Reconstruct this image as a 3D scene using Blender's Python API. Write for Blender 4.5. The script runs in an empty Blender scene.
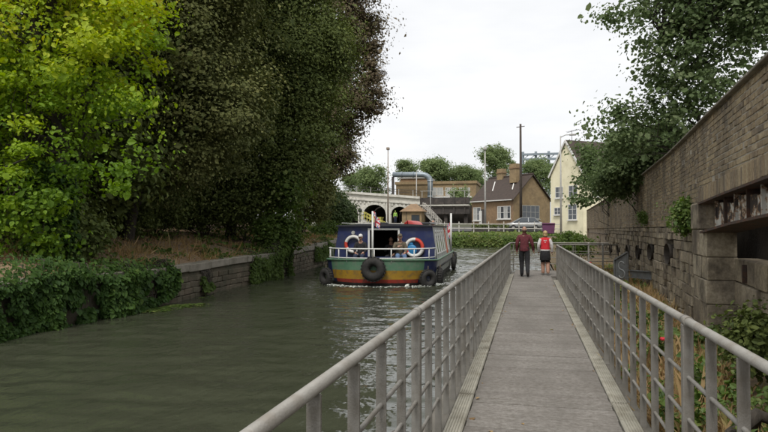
import bpy, math, random
import numpy as np
from mathutils import Vector, Matrix

random.seed(7)
RNG = np.random.default_rng(11)
scene = bpy.context.scene
COL = scene.collection
PI = math.pi

# ------------------------------------------------------------------ camera
F = 620.0                       # focal length in pixels of a 768 px wide frame
EYE = 2.0                       # above the water
_p = math.atan(13 / F)
_psi = math.atan(145 / F * math.cos(_p))
cam = bpy.data.cameras.new("camera")
cam.sensor_width = 36.0
cam.lens = 36.0 * F / 768.0
cam.clip_start = 0.05
cam.clip_end = 6000.0
cam_obj = bpy.data.objects.new("camera", cam)
cam_obj.location = (0, 0, EYE)
cam_obj.rotation_euler = (PI / 2 + _p, 0, _psi)
COL.objects.link(cam_obj)
scene.camera = cam_obj

# ------------------------------------------------------------------ sky, sun, exposure
SUN_EL, SUN_AZ = math.radians(58), math.radians(184)      # azimuth clockwise from +Y
world = bpy.data.worlds.new("World")
scene.world = world
world.use_nodes = True
wn = world.node_tree
for n in list(wn.nodes):
    wn.nodes.remove(n)
w_out = wn.nodes.new("ShaderNodeOutputWorld")
w_bg = wn.nodes.new("ShaderNodeBackground")
w_bg.inputs["Strength"].default_value = 0.12
sky = wn.nodes.new("ShaderNodeTexSky")
sky.sky_type = 'NISHITA'
sky.sun_disc = False
sky.sun_elevation = SUN_EL
sky.sun_rotation = SUN_AZ
sky.dust_density = 4.0
tc = wn.nodes.new("ShaderNodeTexCoord")
cn = wn.nodes.new("ShaderNodeTexNoise")
cn.inputs["Scale"].default_value = 2.2
cn.inputs["Detail"].default_value = 5.0
cn.inputs["Roughness"].default_value = 0.55
mp = wn.nodes.new("ShaderNodeMapping")
mp.inputs["Scale"].default_value = (1, 1, 3.2)
cr = wn.nodes.new("ShaderNodeValToRGB")
cr.color_ramp.elements[0].position = 0.30
cr.color_ramp.elements[0].color = (4.0, 4.1, 4.25, 1)
cr.color_ramp.elements[1].position = 0.66
cr.color_ramp.elements[1].color = (5.2, 5.2, 5.2, 1)
wmx = wn.nodes.new("ShaderNodeMixRGB")
wmx.inputs[0].default_value = 0.95
wn.links.new(tc.outputs["Generated"], mp.inputs["Vector"])
wn.links.new(mp.outputs[0], cn.inputs["Vector"])
wn.links.new(cn.outputs["Fac"], cr.inputs["Fac"])
wn.links.new(sky.outputs[0], wmx.inputs[1])
wn.links.new(cr.outputs[0], wmx.inputs[2])
wn.links.new(wmx.outputs[0], w_bg.inputs["Color"])
wn.links.new(w_bg.outputs[0], w_out.inputs["Surface"])

sun = bpy.data.lights.new("sun", 'SUN')
sun.energy = 1.5
sun.angle = math.radians(16)
sun.color = (1.0, 0.97, 0.92)
sun_obj = bpy.data.objects.new("sun", sun)
_d = Vector((math.sin(SUN_AZ) * math.cos(SUN_EL), math.cos(SUN_AZ) * math.cos(SUN_EL), math.sin(SUN_EL)))
sun_obj.rotation_euler = _d.to_track_quat('Z', 'Y').to_euler()
sun_obj.location = (0, 0, 40)
COL.objects.link(sun_obj)

vs = scene.view_settings
vs.view_transform = 'Standard'
vs.look = 'None'
vs.exposure = 0.8
vs.gamma = 1.0
vs.use_curve_mapping = False
scene.render.engine = 'CYCLES'
scene.render.resolution_x, scene.render.resolution_y = 1024, 576

# ------------------------------------------------------------------ pixel -> direction
_fw = Vector((-math.sin(_psi) * math.cos(_p), math.cos(_psi) * math.cos(_p), math.sin(_p)))
_rt = Vector((math.cos(_psi), math.sin(_psi), 0))
_up = _rt.cross(_fw)
C0 = Vector((0, 0, EYE))
def ray(x, y):
    return _fw + _rt * ((x - 384) / F) - _up * ((y - 216) / F)
def atz(x, y, z):
    r = ray(x, y); return C0 + r * ((z - EYE) / r.z)
def atY(x, y, Y):
    r = ray(x, y); return C0 + r * (Y / r.y)

# ------------------------------------------------------------------ noise for real relief
_perm = np.random.default_rng(3).random((64, 64, 64))
def vnoise(p):
    p = np.asarray(p, float)
    i = np.floor(p).astype(int); f = p - i; f = f * f * (3 - 2 * f)
    r = 0
    for a in (0, 1):
        for b in (0, 1):
            for c in (0, 1):
                w = (f[:, 0] if a else 1 - f[:, 0]) * (f[:, 1] if b else 1 - f[:, 1]) * (f[:, 2] if c else 1 - f[:, 2])
                r = r + w * _perm[(i[:, 0] + a) % 64, (i[:, 1] + b) % 64, (i[:, 2] + c) % 64]
    return r
def fbm(p, o=4):
    p = np.asarray(p, float); r = 0; a = 0.5
    for k in range(o):
        r = r + a * vnoise(p * 2 ** k + 17.3 * k); a *= 0.5
    return r

# ------------------------------------------------------------------ materials
def rgba(c): return (c[0], c[1], c[2], 1)
def newmat(name):
    m = bpy.data.materials.new(name); m.use_nodes = True
    nt = m.node_tree
    return m, nt, nt.nodes["Principled BSDF"]
def nd(nt, typ, **kw):
    n = nt.nodes.new(typ)
    for k, v in kw.items():
        if k in n.inputs: n.inputs[k].default_value = v
        else: setattr(n, k, v)
    return n
def mat(name, c1, c2=None, scale=4.0, rough=0.8, bump=0.15, bscale=40.0, metal=0.0, dirt=None, dscale=1.2, damt=0.5,
        stretch=(1, 1, 1), spec=0.4, bdist=0.01, lo=0.35, hi=0.65):
    """two-tone noise colour, optional dirt patches, fine bump; world-space coordinates"""
    m, nt, b = newmat(name)
    c2 = c2 or tuple(x * 0.8 for x in c1)
    g = nd(nt, "ShaderNodeNewGeometry")
    mp = nd(nt, "ShaderNodeMapping"); mp.inputs["Scale"].default_value = stretch
    nt.links.new(g.outputs["Position"], mp.inputs["Vector"])
    n = nd(nt, "ShaderNodeTexNoise", Scale=scale, Detail=6.0, Roughness=0.6)
    nt.links.new(mp.outputs[0], n.inputs["Vector"])
    r = nd(nt, "ShaderNodeValToRGB")
    r.color_ramp.elements[0].position = lo; r.color_ramp.elements[0].color = rgba(c1)
    r.color_ramp.elements[1].position = hi; r.color_ramp.elements[1].color = rgba(c2)
    nt.links.new(n.outputs["Fac"], r.inputs["Fac"])
    out = r.outputs[0]
    if dirt:
        n2 = nd(nt, "ShaderNodeTexNoise", Scale=dscale, Detail=5.0, Roughness=0.65)
        nt.links.new(mp.outputs[0], n2.inputs["Vector"])
        r2 = nd(nt, "ShaderNodeValToRGB")
        r2.color_ramp.elements[0].position = 0.48; r2.color_ramp.elements[0].color = (0, 0, 0, 1)
        r2.color_ramp.elements[1].position = 0.68; r2.color_ramp.elements[1].color = (damt, damt, damt, 1)
        nt.links.new(n2.outputs["Fac"], r2.inputs["Fac"])
        mx = nd(nt, "ShaderNodeMixRGB"); mx.inputs[2].default_value = rgba(dirt)
        nt.links.new(r2.outputs[0], mx.inputs[0]); nt.links.new(out, mx.inputs[1])
        out = mx.outputs[0]
    nt.links.new(out, b.inputs["Base Color"])
    b.inputs["Roughness"].default_value = rough
    b.inputs["Metallic"].default_value = metal
    b.inputs["Specular IOR Level"].default_value = spec
    if bump:
        nb = nd(nt, "ShaderNodeTexNoise", Scale=bscale, Detail=4.0)
        nt.links.new(mp.outputs[0], nb.inputs["Vector"])
        bp = nd(nt, "ShaderNodeBump", Strength=bump, Distance=bdist)
        nt.links.new(nb.outputs["Fac"], bp.inputs["Height"])
        nt.links.new(bp.outputs[0], b.inputs["Normal"])
    return m
def pieces_mat(name, cols, rough=0.9, bump=0.5, bscale=60, dirt=(0.03, 0.027, 0.022), damt=0.55, dscale=1.0, stretch=(1, 1, 1)):
    """colour differs from piece to piece (object random or 'tint' on joined pieces)"""
    m, nt, b = newmat(name)
    oi = nd(nt, "ShaderNodeObjectInfo"); at = nd(nt, "ShaderNodeAttribute", attribute_name="tint")
    ad = nd(nt, "ShaderNodeMath", operation='ADD'); fr = nd(nt, "ShaderNodeMath", operation='FRACT')
    nt.links.new(oi.outputs["Random"], ad.inputs[0]); nt.links.new(at.outputs["Fac"], ad.inputs[1])
    nt.links.new(ad.outputs[0], fr.inputs[0])
    r = nd(nt, "ShaderNodeValToRGB"); els = r.color_ramp.elements
    while len(els) < len(cols): els.new(0.5)
    for i, c in enumerate(cols):
        els[i].position = i / (len(cols) - 1); els[i].color = rgba(c)
    nt.links.new(fr.outputs[0], r.inputs["Fac"])
    g = nd(nt, "ShaderNodeNewGeometry")
    mp = nd(nt, "ShaderNodeMapping"); mp.inputs["Scale"].default_value = stretch
    nt.links.new(g.outputs["Position"], mp.inputs["Vector"])
    n = nd(nt, "ShaderNodeTexNoise", Scale=22.0, Detail=5.0, Roughness=0.7); nt.links.new(g.outputs["Position"], n.inputs["Vector"])
    r1 = nd(nt, "ShaderNodeValToRGB")
    r1.color_ramp.elements[0].position = 0.3; r1.color_ramp.elements[0].color = (0.62, 0.6, 0.56, 1)
    r1.color_ramp.elements[1].position = 0.7; r1.color_ramp.elements[1].color = (1.2, 1.2, 1.2, 1)
    nt.links.new(n.outputs["Fac"], r1.inputs["Fac"])
    ml = nd(nt, "ShaderNodeMixRGB", blend_type='MULTIPLY'); ml.inputs[0].default_value = 1
    nt.links.new(r.outputs[0], ml.inputs[1]); nt.links.new(r1.outputs[0], ml.inputs[2])
    n2 = nd(nt, "ShaderNodeTexNoise", Scale=dscale, Detail=5.0, Roughness=0.65); nt.links.new(mp.outputs[0], n2.inputs["Vector"])
    r2 = nd(nt, "ShaderNodeValToRGB")
    r2.color_ramp.elements[0].position = 0.42; r2.color_ramp.elements[0].color = (0, 0, 0, 1)
    r2.color_ramp.elements[1].position = 0.66; r2.color_ramp.elements[1].color = (damt, damt, damt, 1)
    nt.links.new(n2.outputs["Fac"], r2.inputs["Fac"])
    mx = nd(nt, "ShaderNodeMixRGB"); mx.inputs[2].default_value = rgba(dirt)
    nt.links.new(r2.outputs[0], mx.inputs[0]); nt.links.new(ml.outputs[0], mx.inputs[1])
    nt.links.new(mx.outputs[0], b.inputs["Base Color"])
    b.inputs["Roughness"].default_value = rough; b.inputs["Specular IOR Level"].default_value = 0.25
    nb = nd(nt, "ShaderNodeTexNoise", Scale=bscale, Detail=4.0); nt.links.new(g.outputs["Position"], nb.inputs["Vector"])
    bp = nd(nt, "ShaderNodeBump", Strength=bump, Distance=0.01)
    nt.links.new(nb.outputs["Fac"], bp.inputs["Height"]); nt.links.new(bp.outputs[0], b.inputs["Normal"])
    return m
def leafmat(name, cols, trans=0.35, rough=0.55, spec=0.35):
    m, nt, b = newmat(name)
    at = nd(nt, "ShaderNodeAttribute", attribute_name="tint")
    r = nd(nt, "ShaderNodeValToRGB"); els = r.color_ramp.elements
    while len(els) < len(cols): els.new(0.5)
    for i, c in enumerate(cols):
        els[i].position = i / (len(cols) - 1); els[i].color = rgba(c)
    nt.links.new(at.outputs["Fac"], r.inputs["Fac"])
    nt.links.new(r.outputs[0], b.inputs["Base Color"])
    b.inputs["Roughness"].default_value = rough; b.inputs["Specular IOR Level"].default_value = spec
    tr = nd(nt, "ShaderNodeBsdfTranslucent")
    hs = nd(nt, "ShaderNodeHueSaturation", Saturation=1.15, Value=1.3); nt.links.new(r.outputs[0], hs.inputs["Color"])
    nt.links.new(hs.outputs[0], tr.inputs["Color"])
    mx = nd(nt, "ShaderNodeMixShader"); mx.inputs[0].default_value = trans
    nt.links.new(b.outputs[0], mx.inputs[1]); nt.links.new(tr.outputs[0], mx.inputs[2])
    nt.links.new(mx.outputs[0], nt.nodes["Material Output"].inputs["Surface"])
    return m
def glassmat(name, c, rough=0.08):
    m, nt, b = newmat(name)
    b.inputs["Base Color"].default_value = rgba(c); b.inputs["Roughness"].default_value = rough
    b.inputs["Specular IOR Level"].default_value = 0.7
    return m

# ------------------------------------------------------------------ objects
def link(o, parent=None, kind=None, label=None, cat=None, group=None):
    COL.objects.link(o)
    if parent is not None: o.parent = parent
    if kind: o["kind"] = kind
    if label: o["label"] = label
    if cat: o["category"] = cat
    if group: o["group"] = group
    return o
def thing(name, label, cat, loc=(0, 0, 0), rz=0.0, group=None):
    o = bpy.data.objects.new(name, None); o.empty_display_size = 0.2
    o.location = loc; o.rotation_euler = (0, 0, rz)
    return link(o, None, None, label, cat, group)
def wmat(o):
    m = Matrix.Identity(4)
    while o is not None:
        m = Matrix.LocRotScale(o.location, o.rotation_euler, o.scale) @ m
        o = o.parent
    return m
def copy_tree(o, parent=None):
    c = o.copy(); COL.objects.link(c); c.parent = parent
    for ch in list(o.children): copy_tree(ch, c)
    return c

class MB:
    def __init__(s): s.v = []; s.f = []; s.m = []; s.mi = 0; s.t = []; s.ti = 0.0; s.smooth = False; s.sf = []
    def _f(s, fs):
        for q in fs: s.f.append(q); s.m.append(s.mi); s.t.append(s.ti); s.sf.append(s.smooth)
    def poly(s, pts):
        k = len(s.v); s.v += [tuple(p) for p in pts]; s._f([tuple(range(k, k + len(pts)))]); return s
    def obox(s, c, ax, ay, az):
        """oriented box: centre and three half-axis vectors"""
        c, ax, ay, az = Vector(c), Vector(ax), Vector(ay), Vector(az); k = len(s.v)
        for z in (-1, 1):
            for y in (-1, 1):
                for x in (-1, 1): s.v.append(tuple(c + ax * x + ay * y + az * z))
        s._f([(k, k+2, k+3, k+1), (k+4, k+5, k+7, k+6), (k, k+1, k+5, k+4), (k+2, k+6, k+7, k+3), (k, k+4, k+6, k+2), (k+1, k+3, k+7, k+5)])
        return s
    def box(s, x0, x1, y0, y1, z0, z1):
        return s.obox(((x0+x1)/2, (y0+y1)/2, (z0+z1)/2), ((x1-x0)/2, 0, 0), (0, (y1-y0)/2, 0), (0, 0, (z1-z0)/2))
    def bar(s, a, b, w, h=None, upv=(0, 0, 1)):
        """rectangular bar from a to b, w wide sideways and h high"""
        a, b = Vector(a), Vector(b); d = b - a; L = d.length; d.normalize(); h = h or w
        u = Vector(upv); sd = d.cross(u)
        if sd.length < 1e-4: sd = d.cross(Vector((1, 0, 0)))
        sd.normalize(); u = sd.cross(d)
        return s.obox((a + b) / 2, sd * w / 2, d * L / 2, u * h / 2)
    def tube(s, pts, rad, n=8, caps=True, sx=1.0):
        pts = [Vector(p) for p in pts]; old = s.smooth; s.smooth = True
        if not hasattr(rad, '__len__'): rad = [rad] * len(pts)
        k = len(s.v); ref = None
        for i, p in enumerate(pts):
            d = (pts[min(i+1, len(pts)-1)] - pts[max(i-1, 0)]).normalized()
            if ref is None:
                ref = Vector((0, 0, 1)) if abs(d.z) < 0.9 else Vector((1, 0, 0))
            a = d.cross(ref).normalized(); b = a.cross(d).normalized(); ref = b
            for j in range(n):
                t = 2 * PI * j / n
                s.v.append(tuple(p + a * math.cos(t) * rad[i] * sx + b * math.sin(t) * rad[i]))
        for i in range(len(pts) - 1):
            s._f([(k+i*n+j, k+i*n+(j+1) % n, k+(i+1)*n+(j+1) % n, k+(i+1)*n+j) for j in range(n)])
        if caps:
            s.smooth = False
            s._f([tuple(k+j for j in range(n))[::-1], tuple(k+(len(pts)-1)*n+j for j in range(n))])
        s.smooth = old; return s
    def torus(s, c, ax, ay, R, r, n=28, m=10, a0=0.0, a1=2*PI, flat=1.0):
        c, ax, ay = Vector(c), Vector(ax).normalized(), Vector(ay).normalized(); az = ax.cross(ay)
        full = abs(a1 - a0 - 2*PI) < 1e-4; k = len(s.v); N = n if full else n + 1
        old = s.smooth; s.smooth = True
        for i in range(N):
            t = a0 + (a1 - a0) * i / n; d = ax * math.cos(t) + ay * math.sin(t)
            for j in range(m):
                q = 2 * PI * j / m
                s.v.append(tuple(c + d * (R + r * math.cos(q)) + az * r * flat * math.sin(q)))
        for i in range(n):
            i2 = (i + 1) % N
            s._f([(k+i*m+j, k+i2*m+j, k+i2*m+(j+1) % m, k+i*m+(j+1) % m) for j in range(m)])
        s.smooth = old; return s
    def ball(s, c, rx, ry, rz, n=12, m=8):
        c = Vector(c); k = len(s.v); old = s.smooth; s.smooth = True
        s.v.append(tuple(c - Vector((0, 0, rz))))
        for i in range(1, m):
            t = PI * i / m - PI / 2
            for j in range(n):
                q = 2 * PI * j / n
                s.v.append((c.x + rx * math.cos(t) * math.cos(q), c.y + ry * math.cos(t) * math.sin(q), c.z + rz * math.sin(t)))
        s.v.append(tuple(c + Vector((0, 0, rz)))); e = len(s.v) - 1
        s._f([(k, k+1+(j+1) % n, k+1+j) for j in range(n)])
        for i in range(m - 2):
            s._f([(k+1+i*n+j, k+1+i*n+(j+1) % n, k+1+(i+1)*n+(j+1) % n, k+1+(i+1)*n+j) for j in range(n)])
        b = k + 1 + (m - 2) * n
        s._f([(b+j, b+(j+1) % n, e) for j in range(n)])
        s.smooth = old; return s
    def prism(s, prof, o, u, v, w):
        """profile points (a, b) in plane u, v from o, extruded by vector w"""
        o, u, v, w = Vector(o), Vector(u), Vector(v), Vector(w); k = len(s.v); n = len(prof)
        for e in (Vector((0, 0, 0)), w):
            s.v += [tuple(o + u * a + v * b + e) for a, b in prof]
        s._f([tuple(range(k, k+n))[::-1], tuple(range(k+n, k+2*n))] + [(k+i, k+(i+1) % n, k+n+(i+1) % n, k+n+i) for i in range(n)])
        return s
    def mesh(s, name, mats, parent=None, bevel=0):
        me = bpy.data.meshes.new(name)
        v = s.v
        if parent is not None:
            iw = wmat(parent).inverted(); v = [tuple(iw @ Vector(p)) for p in v]
        me.from_pydata(v, [], s.f)
        for m in (mats if isinstance(mats, (list, tuple)) else [mats]): me.materials.append(m)
        me.polygons.foreach_set("material_index", s.m); me.polygons.foreach_set("use_smooth", s.sf)
        if any(s.t):
            a = me.attributes.new("tint", 'FLOAT', 'FACE'); a.data.foreach_set("value", s.t)
        me.update()
        import bmesh as _b
        bm = _b.new(); bm.from_mesh(me); _b.ops.recalc_face_normals(bm, faces=bm.faces)
        if bevel:
            es = [e for e in bm.edges if len(e.link_faces) == 2 and e.calc_face_angle(0) > 0.6]
            _b.ops.bevel(bm, geom=es, offset=bevel, segments=1, affect='EDGES', profile=0.5)
        bm.to_mesh(me); bm.free()
        return me
    def build(s, name, mats, parent=None, world=False, bevel=0, **kw):
        """local coordinates of the parent, or world coordinates when world=True"""
        me = s.mesh(name, mats, parent if world else None, bevel)
        return link(bpy.data.objects.new(name, me), parent, **kw)

def tri_mesh(name, V, T, mats, tint=None, smooth=False):
    me = bpy.data.meshes.new(name)
    me.vertices.add(len(V)); me.vertices.foreach_set("co", np.asarray(V, np.float32).ravel())
    me.loops.add(len(T) * 3); me.loops.foreach_set("vertex_index", np.asarray(T, np.int32).ravel())
    me.polygons.add(len(T)); me.polygons.foreach_set("loop_start", np.arange(0, len(T) * 3, 3, dtype=np.int32))
    if tint is not None:
        a = me.attributes.new("tint", 'FLOAT', 'FACE'); a.data.foreach_set("value", np.asarray(tint, np.float32))
    me.polygons.foreach_set("use_smooth", np.full(len(T), smooth))
    me.materials.append(mats); me.update(calc_edges=True)
    return me
def grid_mesh(name, P, m, smooth=True):
    """P: (a, b, 3) array of points"""
    a, b = P.shape[:2]; i = np.arange(a * b).reshape(a, b)
    q = np.stack([i[:-1, :-1], i[1:, :-1], i[1:, 1:], i[:-1, 1:]], -1).reshape(-1, 4)
    return tri_mesh(name, P.reshape(-1, 3), np.concatenate([q[:, [0, 1, 2]], q[:, [0, 2, 3]]]), m, None, smooth)
LEAF = {'dia': (np.array([[0, 0, 0], [.36, .45, .1], [0, 1, -.05], [-.36, .45, .1]]), [[0, 1, 2], [0, 2, 3]]),
        'oval': (np.array([[0, 0, 0], [.38, .3, .08], [.3, .68, .06], [0, 1, -.08], [-.3, .68, .06], [-.38, .3, .08]]), [[0, 1, 2], [0, 2, 3], [0, 3, 4], [0, 4, 5]]),
        'blade': (np.array([[-.03, 0, 0], [.03, 0, 0], [.02, .6, .06], [0, 1, .22]]), [[0, 1, 2], [0, 2, 3]])}
def leaves(name, pos, nrm, size, m, parent, tint=None, shape='dia', jitter=0.7, axis=None, kind="stuff", szvar=0.35, **kw):
    """many leaf faces: pos and preferred normals (n, 3)"""
    n = len(pos)
    N = nrm + RNG.normal(0, jitter, (n, 3)); N /= np.linalg.norm(N, axis=1, keepdims=True) + 1e-9
    A = RNG.normal(0, 1, (n, 3)) if axis is None else axis + RNG.normal(0, 0.35, (n, 3))
    A = A - N * (A * N).sum(1, keepdims=True); A /= np.linalg.norm(A, axis=1, keepdims=True) + 1e-9
    B = np.cross(A, N)
    s = np.asarray(size) * np.exp(RNG.normal(0, szvar, n))
    bv, bt = LEAF[shape]; bt = np.array(bt)
    V = pos[:, None, :] + s[:, None, None] * (bv[None, :, 0, None] * B[:, None, :] + (bv[None, :, 1, None]) * A[:, None, :] + bv[None, :, 2, None] * N[:, None, :])
    T = bt[None] + (np.arange(n) * len(bv))[:, None, None]
    if tint is None: tint = RNG.random(n)
    tt = np.repeat(np.clip(tint, 0.001, 0.999), len(bt))
    V = V.reshape(-1, 3)
    if parent is not None:
        iw = np.array(wmat(parent).inverted()); V = V @ iw[:3, :3].T + iw[:3, 3]
    me = tri_mesh(name, V, T.reshape(-1, 3), m, tt)
    return link(bpy.data.objects.new(name, me), parent, kind, **kw)
def crown_points(blobs, nclump, per, rc, shell=0.45, squash=0.55):
    """leaf positions in clumps spread through ellipsoid blobs; returns positions, outward normals, clump value, clump centres"""
    vol = np.array([b[3] * b[4] * b[5] for b in blobs]) ** 0.75; vol /= vol.sum()
    k = RNG.choice(len(blobs), nclump, p=vol); B = np.array(blobs)[k]
    d = RNG.normal(0, 1, (nclump, 3)); d /= np.linalg.norm(d, axis=1, keepdims=True)
    r = shell + (1 - shell) * RNG.random(nclump) ** 0.7; r = np.where(RNG.random(nclump) < 0.2, RNG.random(nclump), r)
    r = r * (1 + RNG.normal(0, 0.07, nclump))
    c = B[:, :3] + d * r[:, None] * B[:, 3:6]
    cs = rc * np.exp(RNG.normal(0, 0.42, nclump))
    cv = RNG.random(nclump)
    off = np.clip(RNG.normal(0, 1, (nclump, per, 3)), -1.7, 1.7) * cs[:, None, None] * np.array([1, 1, squash])
    pos = (c[:, None, :] + off).reshape(-1, 3)
    nr = np.repeat(d, per, 0) * 0.5 + off.reshape(-1, 3) / (rc * 2.5) + np.array([0, 0, 0.8])
    return pos, nr, np.repeat(cv, per), c
def limb(mb, a, b, r0, r1, n=6, seg=5, wob=0.08, sag=0.0):
    a, b = Vector(a), Vector(b); L = (b - a).length; pts = []; rs = []
    for i in range(seg + 1):
        t = i / seg; p = a.lerp(b, t)
        if 0 < i < seg: p += Vector((random.gauss(0, wob * L * .5), random.gauss(0, wob * L * .5), random.gauss(0, wob * L * .3)))
        p.z += sag * 4 * t * (1 - t)
        pts.append(p); rs.append(r0 + (r1 - r0) * t)
    mb.tube(pts, rs, n, caps=False); return pts
def tree(name, label, base, height, fork, blobs, nclump, per, rc, leaf, lm, bark, r0=0.25, group=None, shape='dia', nb=26, lean=(0, 0), shell=0.45, cat="tree", jitter=0.7, tint_fn=None, twigs=True):
    base = Vector(base); t = thing(name, label, cat, base, 0, group)
    pos, nr, cv, cc = crown_points(blobs, nclump, per, rc, shell)
    mb = MB(); f = base + Vector((lean[0], lean[1], fork))
    limb(mb, base - Vector((0, 0, .2)), f, r0, r0 * .72, 10, 6, 0.03)
    topc = Vector(np.array([[b[0], b[1], b[2] + b[5] * .5] for b in blobs]).mean(0))
    tp = limb(mb, f, topc, r0 * .7, r0 * .15, 8, 7, 0.06)
    mb.build("trunk", bark, t, world=True)
    lb = MB()
    for q in RNG.choice(len(cc), min(nb, len(cc)), replace=False):
        c = Vector(cc[q]); st = min(tp, key=lambda p: abs((p.z) - (c.z - (c - p).length * .45)))
        ps = limb(lb, st, c, r0 * .28, r0 * .04, 6, 5, 0.08, 0.15)
        if twigs:
            for w in range(3):
                s2 = ps[random.randint(2, 4)]; dd = Vector(cc[random.randrange(len(cc))]) - s2
                limb(lb, s2, s2 + dd.normalized() * min(dd.length, 1.6 * rc * 3), r0 * .09, r0 * .02, 4, 3, 0.1)
    lb.build("limbs", bark, t, world=True)
    n = len(pos)
    tint = cv * .55 + RNG.random(n) * .45
    if tint_fn is not None: tint = tint_fn(pos, cv, RNG.random(n))
    leaves("crown", pos, nr, leaf, lm, t, tint, shape, jitter)
    return t

# ================================================================== MATERIALS
M = {}
M['plank'] = pieces_mat('weathered plank', [(.185, .170, .155), (.225, .210, .192), (.20, .185, .168), (.24, .225, .207), (.21, .196, .178)], rough=.8, bump=.35, bscale=90, dirt=(.125, .114, .10), damt=.6, dscale=.9, stretch=(1.6, .5, 1))
M['pontoon'] = mat('pontoon concrete', (.13, .12, .10), (.19, .175, .15), 5, .9, .3, 50, dirt=(.05, .045, .03), dscale=2.5)
M['kerb'] = mat('weathered kerb', (.36, .34, .28), (.27, .255, .21), 7, .85, .35, 70, dirt=(.16, .14, .10), dscale=3.0, damt=.7)
M['rail'] = mat('dull galvanised rail', (.31, .297, .268), (.25, .238, .213), 9, .5, .2, 120, metal=.15, dirt=(.17, .14, .105), dscale=6, damt=.55)
M['bar'] = mat('galvanised bar', (.28, .267, .24), (.215, .203, .18), 6, .6, .25, 120, metal=.15, dirt=(.13, .11, .08), dscale=5, damt=.6)
M['brick'] = pieces_mat('old stock brick', [(.25, .195, .135), (.41, .325, .205), (.32, .25, .165), (.45, .365, .235), (.20, .165, .125), (.37, .29, .19), (.42, .35, .245)], dirt=(.10, .085, .068), damt=.85, dscale=1.1, stretch=(1, 1, .3))
M['mortar'] = mat('grey mortar', (.45, .41, .34), (.33, .30, .25), 3, .95, .4, 60, dirt=(.06, .052, .042), dscale=1.1, damt=.7)
M['stone'] = pieces_mat('sooty stone block', [(.30, .25, .18), (.40, .345, .255), (.25, .21, .155), (.44, .385, .29), (.34, .285, .20)], dirt=(.085, .07, .055), damt=.9, dscale=2.2, bump=.8, bscale=28)
M['rubble'] = mat('rough sooty stone', (.40, .33, .235), (.25, .20, .145), 2.2, .95, .9, 22, dirt=(.075, .062, .048), dscale=1.0, damt=.8, stretch=(1, 1, .28), bdist=.03)
M['nearblack'] = mat('near black masonry', (.035, .03, .025), (.06, .05, .04), 3, .95, .5, 20)  # near black; its colour also paints the shade inside the wall niches
M['rust'] = mat('rusty girder', (.075, .045, .03), (.045, .035, .03), 9, .85, .4, 60, dirt=(.16, .06, .025), dscale=5, damt=.6)
def flaking():
    m, nt, b = newmat('flaking white paint')
    g = nd(nt, "ShaderNodeNewGeometry")
    n = nd(nt, "ShaderNodeTexNoise", Scale=5.5, Detail=7.0, Roughness=.7); nt.links.new(g.outputs["Position"], n.inputs["Vector"])
    r = nd(nt, "ShaderNodeValToRGB"); e = r.color_ramp.elements
    e[0].position = .44; e[0].color = (.55, .54, .49, 1); e[1].position = .53; e[1].color = (.05, .04, .034, 1)
    k = e.new(.49); k.color = (.30, .17, .08, 1)
    nt.links.new(n.outputs["Fac"], r.inputs["Fac"]); nt.links.new(r.outputs[0], b.inputs["Base Color"])
    b.inputs["Roughness"].default_value = .8
    return m
M['flake'] = flaking()
M['earth'] = mat('weedy earth', (.10, .075, .045), (.17, .12, .065), 5, 1, .8, 30, dirt=(.05, .06, .02), dscale=1.5, damt=.7)
M['litter'] = mat('leaf litter', (.29, .20, .12), (.18, .125, .078), 7, 1, .9, 35, dirt=(.055, .06, .022), dscale=.9, damt=.7, bdist=.04)
M['ground'] = mat('far ground', (.09, .085, .06), (.06, .07, .035), .3, 1, .2, 4)
M['asphalt'] = mat('asphalt', (.075, .073, .07), (.05, .05, .05), 2, .9, .3, 40)
M['coping'] = mat('concrete coping', (.27, .245, .20), (.19, .17, .135), 3, .9, .4, 40, dirt=(.09, .085, .055), dscale=2.2, damt=.7)
M['bankstone'] = pieces_mat('bank stone', [(.135, .11, .08), (.18, .15, .11), (.105, .085, .06), (.155, .135, .10)], dirt=(.045, .05, .03), damt=.7, dscale=1.5)
M['bark'] = mat('bark', (.06, .05, .038), (.035, .03, .024), 9, .95, .9, 25, stretch=(1, 1, .25), bdist=.03)
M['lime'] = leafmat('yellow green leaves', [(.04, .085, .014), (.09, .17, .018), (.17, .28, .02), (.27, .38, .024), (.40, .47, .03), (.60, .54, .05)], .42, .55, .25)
M['dark'] = leafmat('dark leaves', [(.058, .08, .024), (.088, .115, .032), (.125, .155, .042), (.175, .205, .056)], .25, .65, .2)
M['dark2'] = leafmat('dull olive leaves', [(.075, .09, .032), (.11, .125, .042), (.15, .16, .054), (.21, .205, .075)], .25, .65, .2)
M['copper'] = leafmat('copper leaves', [(.10, .078, .048), (.135, .105, .062), (.165, .13, .078), (.14, .14, .06)], .25, .6, .2)
M['ivy'] = leafmat('ivy leaves', [(.018, .042, .008), (.032, .070, .012), (.055, .105, .018), (.11, .16, .032)], .22, .6, .2)
M['willow'] = leafmat('pale willow leaves', [(.07, .105, .04), (.10, .15, .055), (.14, .19, .075), (.18, .22, .10)], .35)
M['shrub'] = leafmat('mid green leaves', [(.04, .068, .014), (.065, .105, .02), (.095, .145, .03), (.14, .20, .045)], .35, .6, .25)
M['ovalleaf'] = leafmat('buddleia leaves', [(.07, .105, .042), (.105, .15, .06), (.14, .19, .082), (.21, .25, .125)], .4, .6, .25)
M['far'] = leafmat('far tree leaves', [(.12, .165, .075), (.16, .215, .09), (.20, .255, .11), (.24, .29, .13)], .4, .7, .15)
M['weed'] = leafmat('weeds', [(.05, .095, .02), (.09, .15, .03), (.13, .19, .045), (.20, .23, .07)], .35)
M['dry'] = leafmat('dry grass', [(.20, .125, .06), (.33, .22, .10), (.44, .31, .16), (.22, .20, .07)], .3, .8)
M['poppy'] = mat('red petals', (.55, .02, .03), (.45, .015, .03), 20, .6, 0)

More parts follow.
